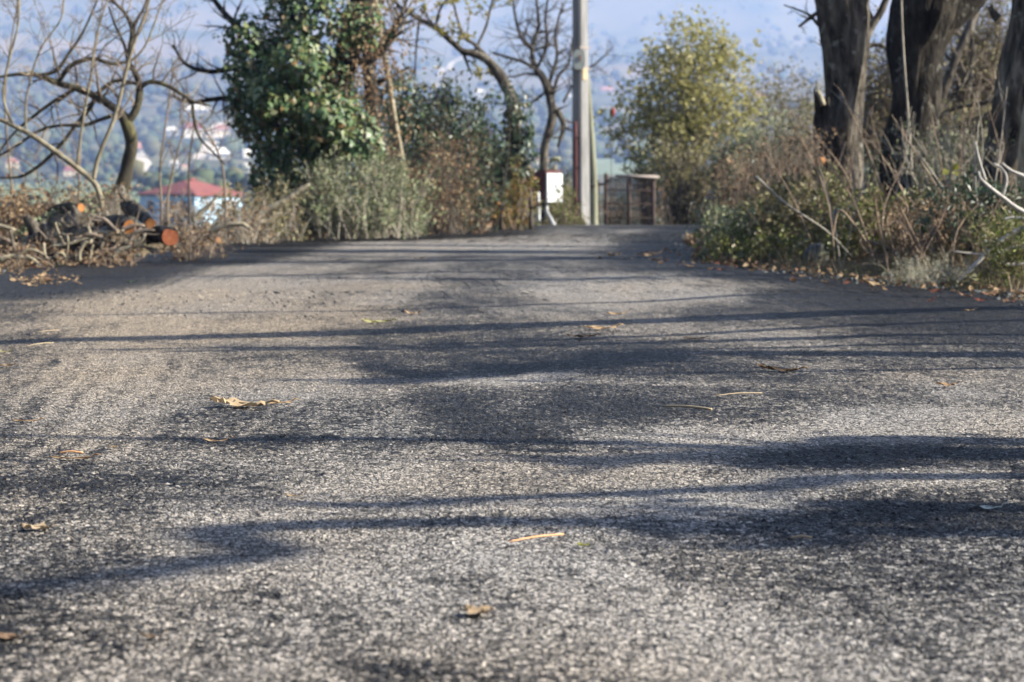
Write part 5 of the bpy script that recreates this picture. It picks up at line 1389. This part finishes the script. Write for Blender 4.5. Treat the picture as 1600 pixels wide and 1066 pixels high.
# bleached fallen branch at the right edge
o = thing('bleached_branch', W(1500, 440, 12.6), 'bleached white fallen branch at the right edge of the verge', 'branch')
for pts, ww in [([(1496, 441), (1520, 418), (1545, 392), (1570, 372), (1610, 352), (1650, 340)], (5, 7, 7, 8, 9, 9)), ([(1528, 268), (1533, 280), (1545, 292), (1566, 308), (1590, 326), (1620, 342)], (4, 5, 6, 6, 7, 7)),
                ([(1524, 222), (1530, 250), (1540, 282)], (3, 3.5, 4)), ([(1553, 256), (1566, 264), (1573, 280), (1567, 308)], (4, 4, 4, 3)), ([(1552, 400), (1580, 388), (1610, 386)], (6, 7, 8)), ([(1545, 394), (1538, 382), (1545, 376), (1560, 384)], (4, 5, 5, 3)),
                ([(1545, 398), (1560, 410), (1585, 414), (1615, 408)], (4, 5, 6, 6)), ([(1568, 343), (1585, 340), (1620, 344)], (4, 5, 6)), ([(1490, 393), (1515, 396), (1545, 400)], (2, 3, 4)), ([(1565, 255), (1582, 268), (1612, 280)], (4, 5, 7)), ([(1534, 370), (1546, 382), (1565, 386)], (3, 4, 4))]:
    limb(o, 'limb', PX(pts, 12.5), [pxr(v, 12.5) for v in ww], M['twig_white'], 8, .12, len(pts))
# arching dark bramble canes
for i, (pts, lab) in enumerate([([(1300, 372), (1310, 330), (1330, 345), (1372, 405)], 'arching brown cane before the middle of the right verge'), ([(1180, 275), (1230, 320), (1290, 360), (1330, 400)], 'long pale cane slanting down across the verge'), ([(1345, 372), (1400, 390), (1450, 400), (1510, 396)], 'long low cane sagging over the brambles'), ([(1470, 330), (1500, 360), (1540, 395)], 'straight brown cane slanting under the yellow leaf'), ([(1395, 275), (1420, 310), (1440, 335)], 'thin cane leaning before the dark trunk')]):
    P = PX(pts, 14.3 + .2 * i); o = thing('bramble_cane', P[-1], lab, 'cane')
    limb(o, 'stem', P, np.linspace(.009, .006, len(pts)), M['twig_grey' if i % 2 else 'stalk'], 6, .05, i)

def stone(px, py, d, rx, rz_, label, m, moss=False, seed=0):
    c = W(px, py, d); o = thing('stone', c, label, 'stone')
    n, k = 18, 11; V = []
    for i in range(k):
        a = math.pi * i / (k - 1)
        for j in range(n):
            b = 2 * math.pi * j / n
            q = np.array([math.sin(a) * math.cos(b), math.sin(a) * math.sin(b), math.cos(a)])
            f = .8 + .45 * float(vnoise(np.array([q[0] * 1.7 + seed]), np.array([q[1] * 1.7 + q[2] * 1.3]), seed)[0])
            V.append(c + q * f * [rx, rx * .8, rz_])
    i = np.arange(k - 1)[:, None] * n; j = np.arange(n)[None]; j2 = (j + 1) % n
    mb = MB(); mb.add(V, np.stack([i + j, i + n + j, i + n + j2, i + j2], -1).reshape(-1, 4)); mb.build('rock', M[m], o)
    if moss:
        rg = np.random.default_rng(seed); v = rg.normal(size=(300, 3)); v[:, 2] = np.abs(v[:, 2]); v /= np.linalg.norm(v, axis=1)[:, None]
        mb = MB(); leafy(mb, c + v * [rx, rx * .8, rz_], v + rg.normal(size=(300, 3)) * .6, .03, .7, .2, rg, v); stuff(mb.build('moss', M['green_leaf'], o, False))
stone(1276, 402, 15.2, .09, .1, 'blue-grey stone half buried in the verge weeds', 'stone', False, 4)
stone(1336, 352, 15.8, .17, .15, 'dark mossy boulder under the brambles', 'stone', True, 9)

# verge grass and leaf litter carpets (nobody could count these)
def carpet(name, label, cat, side, m, n, hgt, wid, lean, seed, y0, y1, w0, w1, power=1.0):
    rg = np.random.default_rng(seed)
    y = rg.uniform(y0, y1, n); t = w0 + (w1 - w0) * rg.random(n) ** power
    cl = fbm(y * 2.2, t * 2.2 + seed, seed, 3); k = rg.random(n) < sstep(.35, .6, cl); y, t = y[k], t[k]
    x = xr(y) + t if side > 0 else xl(y) - t
    P = np.stack([x, y, H(x, y) - .01], 1)
    mb = MB(); blades(mb, P, hgt * rg.uniform(.4, 1.2, len(y)), lean, wid, rg)
    return tag(mb.build(name, m, smooth=False), label, cat, None, 'stuff')
carpet('verge_grass', 'short green grass along the right verge', 'grass', 1, M['grass'], 22000, .12, .0024, .7, 5, 9, 30, .02, 3.0, 1.6)
carpet('dry_grass', 'dry straw-coloured grass among the right verge weeds', 'grass', 1, M['dry_grass'], 14000, .2, .002, .9, 6, 9, 30, .1, 3.5, 1.2)
carpet('verge_grass', 'grass tufts along the left verge', 'grass', -1, M['grass'], 9000, .12, .0026, .7, 7, 12, 34, .15, 2.5, 1.2)
carpet('dry_grass', 'dry grass around the log pile and dead branches', 'grass', -1, M['dry_grass'], 12000, .18, .0024, .9, 8, 12, 34, .2, 3.0, 1.2)
def litter(name, label, side, n, seed, m):
    rg = np.random.default_rng(seed); y = rg.uniform(10, 31, n); t = -.16 + 1.7 * rg.random(n) ** 1.4
    x = xr(y) + t if side > 0 else xl(y) - t
    mb = MB(); leafy(mb, np.stack([x, y, np.where(t < .03, zroad(y) + .016, np.maximum(H(x, y), zroad(y) - .05) + .015)], 1), np.concatenate([rg.normal(size=(n, 2)), rg.normal(size=(n, 1)) * .3], 1), .045 * rg.uniform(.6, 1.3, n), .6, .3, rg)
    return tag(mb.build(name, m, smooth=False), label, 'leaves', None, 'stuff')
litter('leaf_litter', 'brown leaf litter under the right verge weeds', 1, 2600, 31, M['brown_leaf'])
litter('leaf_litter', 'brown leaf litter under the left roadside brush', -1, 2200, 32, M['brown_leaf'])

def crumbs(name, label, side, n, seed):
    rg = np.random.default_rng(seed); y = 9 + 22 * rg.random(n) ** 1.4; t = rg.normal(size=n) * .16 + .02
    x = xr(y) + t if side > 0 else xl(y) - t
    v, f = ico(); s_ = .004 + .014 * rg.random(n) ** 3
    q = v[None] * (.7 + .6 * rg.random((n, 12, 1))) * s_[:, None, None] * [1, 1, .7] + np.stack([x, y, np.maximum(H(x, y), zroad(y) - .05 * (t > -.1)) + s_ * .3], 1)[:, None]
    mb = MB(); mb.add(q.reshape(-1, 3), (np.arange(n)[:, None, None] * 12 + f[None]).reshape(-1, 3))
    return tag(mb.build(name, M['stone'], smooth=False), label, 'gravel', None, 'stuff')
crumbs('loose_gravel', 'loose asphalt crumbs and grit along the right edge', 1, 2600, 71)
crumbs('loose_gravel', 'loose asphalt crumbs and grit along the left edge', -1, 1800, 72)

# ================================================================== THINGS LYING ON THE ROAD
def zsurf(x, y):
    z, *_ = road_fields(np.array([[x]]), np.array([[y]]), False)
    return float(z[0, 0])

def leaf_mesh(L, Wd, curl, cup, lobes, seed, m, ns=11, nc=7, holes=0):
    """a dry leaf: lobed outline, bent along and across the midrib, with a stalk"""
    rg = np.random.default_rng(seed)
    V = np.zeros((ns, nc, 3)); 
    ph = rg.random() * 6
    for i in range(ns):
        t = i / (ns - 1)
        wdt = math.sin(math.pi * min(t * .97 + .02, 1) ** .85) * (1 - (.36 * (.5 + .5 * math.cos(t * lobes * 2 * math.pi + ph)) if lobes else 0)) * Wd / 2
        wdt = max(wdt, .0015)
        lift = curl * (t - .45) ** 2 * L * .7
        for j in range(nc):
            u = j / (nc - 1) * 2 - 1
            V[i, j] = (u * wdt + rg.normal() * Wd * .012, (t - .5) * L + rg.normal() * L * .006, lift + cup * abs(u) ** 1.6 * wdt * .5 * (.4 + .6 * math.sin(t * 7 + ph + u)) + math.sin(t * 11 + u * 4 + ph) * .06 * Wd + rg.normal() * Wd * .03)
    V = V.reshape(-1, 3); V[:, 2] -= V[:, 2].min()
    i = np.arange(ns - 1)[:, None] * nc; j = np.arange(nc - 1)[None]
    f = np.stack([i + j, i + j + 1, i + nc + j + 1, i + nc + j], -1).reshape(-1, 4)
    if holes:
        kill = rg.choice(len(f), holes, replace=False); f = np.delete(f, kill, 0)
    mb = MB(); mb.add(V, f)
    mid = V.reshape(ns, nc, 3)[:, nc // 2]
    st = np.concatenate([[mid[0] + [0, -L * .22, .004], mid[0] + [.004, -L * .1, .006]], mid[::2]])
    tube(mb, st + [0, 0, .0012], np.linspace(.0016, .0006, len(st)) * (L / .07), 5)
    return mb.mesh('dry_leaf', m, (0, 0, 0), True)

def lay(mesh, name, px, py, label, cat, rz=0, tilt=0, sc=1.0, group=None, dz=0.002):
    g = G(px, py); o = bpy.data.objects.new(name, mesh); COL.objects.link(o)
    o.location = (g[0], g[1], zsurf(g[0], g[1]) + .004 + dz); o.rotation_euler = (tilt, 0, rz); o.scale = (sc,) * 3
    return tag(o, label, cat, group)
BL, TL, RL, GL = M['brown_leaf'], M['tan_leaf'], M['red_leaf'], M['olive_leaf']
lay(leaf_mesh(.15, .075, .3, .45, 3, 1, M['dull_leaf'], 15, 9, 9), 'dry_leaf', 372, 640, 'large torn tan leaf with holes left of the road middle', 'leaf', 1.25, .05)
lay(leaf_mesh(.08, .02, .2, .2, 0, 2, TL), 'dry_leaf', 430, 636, 'narrow tan leaf strip beside the large torn leaf', 'leaf', 1.5)
lay(leaf_mesh(.055, .016, .5, .3, 0, 3, TL), 'dry_leaf', 336, 694, 'small pale curled leaf below the large torn leaf', 'leaf', 1.4)
lay(leaf_mesh(.085, .014, .2, .3, 0, 4, BL), 'dry_leaf', 110, 721, 'long thin rust leaf near the left edge, lower strip', 'leaf', 1.5)
lay(leaf_mesh(.05, .035, .3, .5, 2, 5, BL), 'dry_leaf', 55, 828, 'curled rust leaf at far left in the lit foreground', 'leaf', 1.2)
lay(leaf_mesh(.055, .038, .5, .6, 2, 6, BL), 'dry_leaf', 1478, 605, 'small curled brown leaf at right on pale dusty asphalt', 'leaf', 1.4)
lay(leaf_mesh(.12, .05, .4, .5, 3, 7, BL, 13, 7, 3), 'dry_leaf', 1216, 581, 'crumpled brown leaf with raised tip right of centre', 'leaf', 1.35, .05)
lay(leaf_mesh(.03, .02, .9, .6, 0, 27, TL), 'dry_leaf', 1188, 574, 'small pale curl at the left end of the crumpled brown leaf', 'leaf', .4)
lay(leaf_mesh(.12, .05, .25, .4, 3, 8, TL, 13, 7, 3), 'dry_leaf', 938, 516, 'tan leaf lying farthest back near the road centre', 'leaf', 1.45)
lay(leaf_mesh(.1, .045, .35, .5, 3, 9, BL), 'dry_leaf', 908, 528, 'grey-brown crumpled leaf just before the central tan leaf', 'leaf', 1.5)
lay(leaf_mesh(.11, .05, .35, .4, 3, 10, GL), 'dry_leaf', 588, 506, 'olive green crumpled leaf left of the road centre', 'leaf', 1.5)
lay(leaf_mesh(.07, .03, .7, .5, 2, 11, TL), 'dry_leaf', 644, 492, 'small upright pale leaf behind the olive leaf', 'leaf', 1.2)
lay(leaf_mesh(.08, .03, .3, .4, 2, 12, TL), 'dry_leaf', 962, 493, 'flat tan leaf behind the central pair', 'leaf', 1.55)
lay(leaf_mesh(.07, .03, .35, .4, 2, 13, BL), 'dry_leaf', 1085, 531, 'dark brown leaf in the thin shadow right of centre', 'leaf', 1.5)
lay(leaf_mesh(.042, .04, .1, .25, 2, 14, M['dull_leaf']), 'dry_leaf', 744, 972, 'blurred tan leaf in the near foreground', 'leaf', .8)
lay(leaf_mesh(.05, .02, .5, .3, 0, 15, BL), 'dry_leaf', 10, 1004, 'orange-brown leaf at the bottom left corner', 'leaf', 1.0)
lay(leaf_mesh(.03, .01, .5, .3, 0, 16, BL), 'dry_leaf', 236, 1004, 'tiny orange fleck in the near left foreground', 'leaf', 1.2)
lay(leaf_mesh(.06, .012, .2, .3, 0, 17, TL), 'dry_leaf', 40, 661, 'pale straw-like leaf in the left shadow strip', 'leaf', 1.5)
lay(leaf_mesh(.05, .02, .3, .5, 2, 18, BL), 'dry_leaf', 1513, 487, 'small red-brown leaf lying in the shadow bar at right', 'leaf', 1.4)
lay(leaf_mesh(.05, .03, .3, .5, 2, 19, BL), 'dry_leaf', 178, 703, 'tiny dark brown curled leaf left of the pale curled leaf', 'leaf', .6, 0, .5)
lay(leaf_mesh(.05, .02, .3, .5, 2, 20, GL), 'dry_leaf', 6, 553, 'green blade-like leaf at the left edge by the shadow bar', 'leaf', 1.2)
lay(leaf_mesh(.06, .03, .3, .5, 2, 21, BL), 'dry_leaf', 5, 576, 'orange-brown leaf at the left edge below the shadow bar', 'leaf', 1.4)
lay(leaf_mesh(.055, .02, .2, .3, 2, 22, BL), 'dry_leaf', 655, 406, 'dark leaf lying in the far shadow band', 'leaf', 1.5, 0, 1.4)
lay(leaf_mesh(.05, .03, .4, .5, 2, 23, M['dark_leaf']), 'dry_leaf', 205, 443, 'blackish curled leaf alone on the sunny left road half', 'leaf', 1.2, 0, 1.2)
lay(leaf_mesh(.035, .012, .4, .3, 0, 24, TL), 'dry_leaf', 458, 783, 'small tan flake in the lit lower left road', 'leaf', 1.1)
lay(leaf_mesh(.02, .018, .4, .3, 0, 25, M['yellow_leaf']), 'dry_leaf', 911, 862, 'tiny ochre fleck right of the orange pine needle', 'leaf', 1.1)
lay(leaf_mesh(.05, .02, .2, .3, 0, 26, M['plate_grey']), 'plastic_scrap', 1542, 797, 'shiny pale scrap of plastic at right in the shadow', 'scrap', 1.4)

def strand(px0, py0, px1, py1, arch, r, m, name, label, cat):
    a, b = G(px0, py0), G(px1, py1)
    za, zb = zsurf(*a[:2]) + .012, zsurf(*b[:2]) + .012
    mid = (a + b) / 2; P, rr = smooth_path([[a[0], a[1], za], [mid[0], mid[1], (za + zb) / 2 + arch], [b[0], b[1], zb]], [r * .7, r, r], 6)
    mb = MB(); tube(mb, P, rr, 6)
    return tag(mb.build(name, m, origin=P[0]), label, cat)
strand(796, 862, 880, 850, .002, .0016, M['needle'], 'pine_needle', 'orange dry pine needle in the sharp lower middle road', 'needle')
strand(1036, 645, 1112, 650, .003, .0035, M['straw'], 'straw', 'thick pale straw strip right of the road centre', 'straw')
strand(1118, 627, 1190, 622, .003, .0014, M['straw'], 'straw', 'thin curved straw above the thick pale strip', 'straw')
strand(1285, 556, 1328, 553, .002, .0015, M['straw'], 'straw', 'short pale straw near the right side shadow bars', 'straw')
strand(42, 546, 84, 541, .003, .0016, M['straw'], 'straw', 'curved pale straw under the left shadow bar', 'straw')
strand(60, 524, 92, 521, .002, .0015, M['straw'], 'straw', 'short pale straw just above the left shadow bar', 'straw')
strand(1235, 852, 1268, 851, .003, .002, M['straw'], 'straw', 'small yellowish straw at lower right', 'straw')
strand(92, 716, 130, 716, .003, .002, M['needle'], 'pine_needle', 'short rust needle above the thin rust leaf', 'needle')

# fallen leaves along both asphalt edges: separate leaves of the same few shapes
VAR = [leaf_mesh(.06, .04, .4, .5, 2, 30, BL, 7, 5), leaf_mesh(.065, .035, .25, .5, 2, 31, BL, 7, 5), leaf_mesh(.055, .035, .6, .6, 0, 32, RL, 7, 5), leaf_mesh(.06, .03, .3, .4, 2, 33, TL, 7, 5), leaf_mesh(.07, .045, .5, .6, 2, 34, BL, 7, 5)]
rg = np.random.default_rng(91)
def scatter(n, fx, label, group, pick):
    for i in range(n):
        x, y = fx()
        v = VAR[rg.choice(5, p=pick)]
        o = bpy.data.objects.new('fallen_leaf', v); COL.objects.link(o)
        o.location = (x, y, zsurf(x, y) + .006); o.rotation_euler = (rg.normal() * .2, rg.normal() * .2, rg.random() * 6.28); o.scale = (rg.uniform(.6, 1.3),) * 3
        tag(o, label, 'leaf', group)
def fr():
    y = rg.uniform(10.5, 17.5); return xr(y) - abs(rg.normal()) * .28 - .02, y
def frt():
    y = rg.uniform(16, 19); return xr(y) - rg.uniform(.05, .9), y
def fl():
    y = rg.uniform(13.0, 17.5); return xl(y) + abs(rg.normal()) * .35, y
def flc():
    g = G(rg.uniform(20, 130), rg.normal(440, 4)); return g[0], g[1]
def flf():
    y = rg.uniform(20, 29.5); return xl(y) + abs(rg.normal()) * .25, y
scatter(95, fr, 'brown fallen leaf along the asphalt edge of the right verge', 'fallen leaves along the right verge', [.35, .2, .25, .1, .1])
scatter(28, frt, 'brown fallen leaf on the shaded asphalt at the verge tip', 'fallen leaves at the verge tip', [.4, .3, .05, .15, .1])
scatter(42, fl, 'brown fallen leaf along the left asphalt edge below the logs', 'fallen leaves below the log pile', [.4, .3, .1, .1, .1])
scatter(34, flc, 'pale fallen leaf in the drift on the left road edge', 'leaf drift on the left road edge', [.2, .2, 0, .6, 0])
scatter(30, flf, 'brown fallen leaf at the far left road edge', 'fallen leaves at the far left edge', [.4, .3, .1, .1, .1])
lay(leaf_mesh(.12, .07, .6, .7, 3, 40, BL, 11, 7), 'dry_leaf', 1362, 447, 'large upright crumpled brown leaf at the right verge edge', 'leaf', 1.0, .3)
lay(leaf_mesh(.14, .09, .5, .7, 3, 41, TL, 11, 7), 'dry_leaf', 1505, 450, 'big curled tan and dark leaf beside the pale flowers', 'leaf', 1.3, .2)

# ================================================================== AIR
def haze():
    m = bpy.data.materials.new('air'); m.use_nodes = True; t = m.node_tree; t.nodes.clear()
    o = t.nodes.new('ShaderNodeOutputMaterial'); v = t.nodes.new('ShaderNodeVolumePrincipled')
    v.inputs['Color'].default_value = (.4, .55, 1.0, 1); v.inputs['Absorption Color'].default_value = (.35, .35, .35, 1); v.inputs['Density'].default_value = .00037
    v.inputs['Anisotropy'].default_value = .35
    t.links.new(v.outputs[0], o.inputs['Volume'])
    mb = MB(); z0 = -12.0; z1 = float(ZMAX) + 15
    box(mb, (0, 0, (z0 + z1) / 2), (15400, 15400, z1 - z0))
    h = mb.build('haze', m, smooth=False); h['kind'] = 'stuff'
    tag(h, 'blue valley haze filling the air to the far hills', 'haze')
haze()
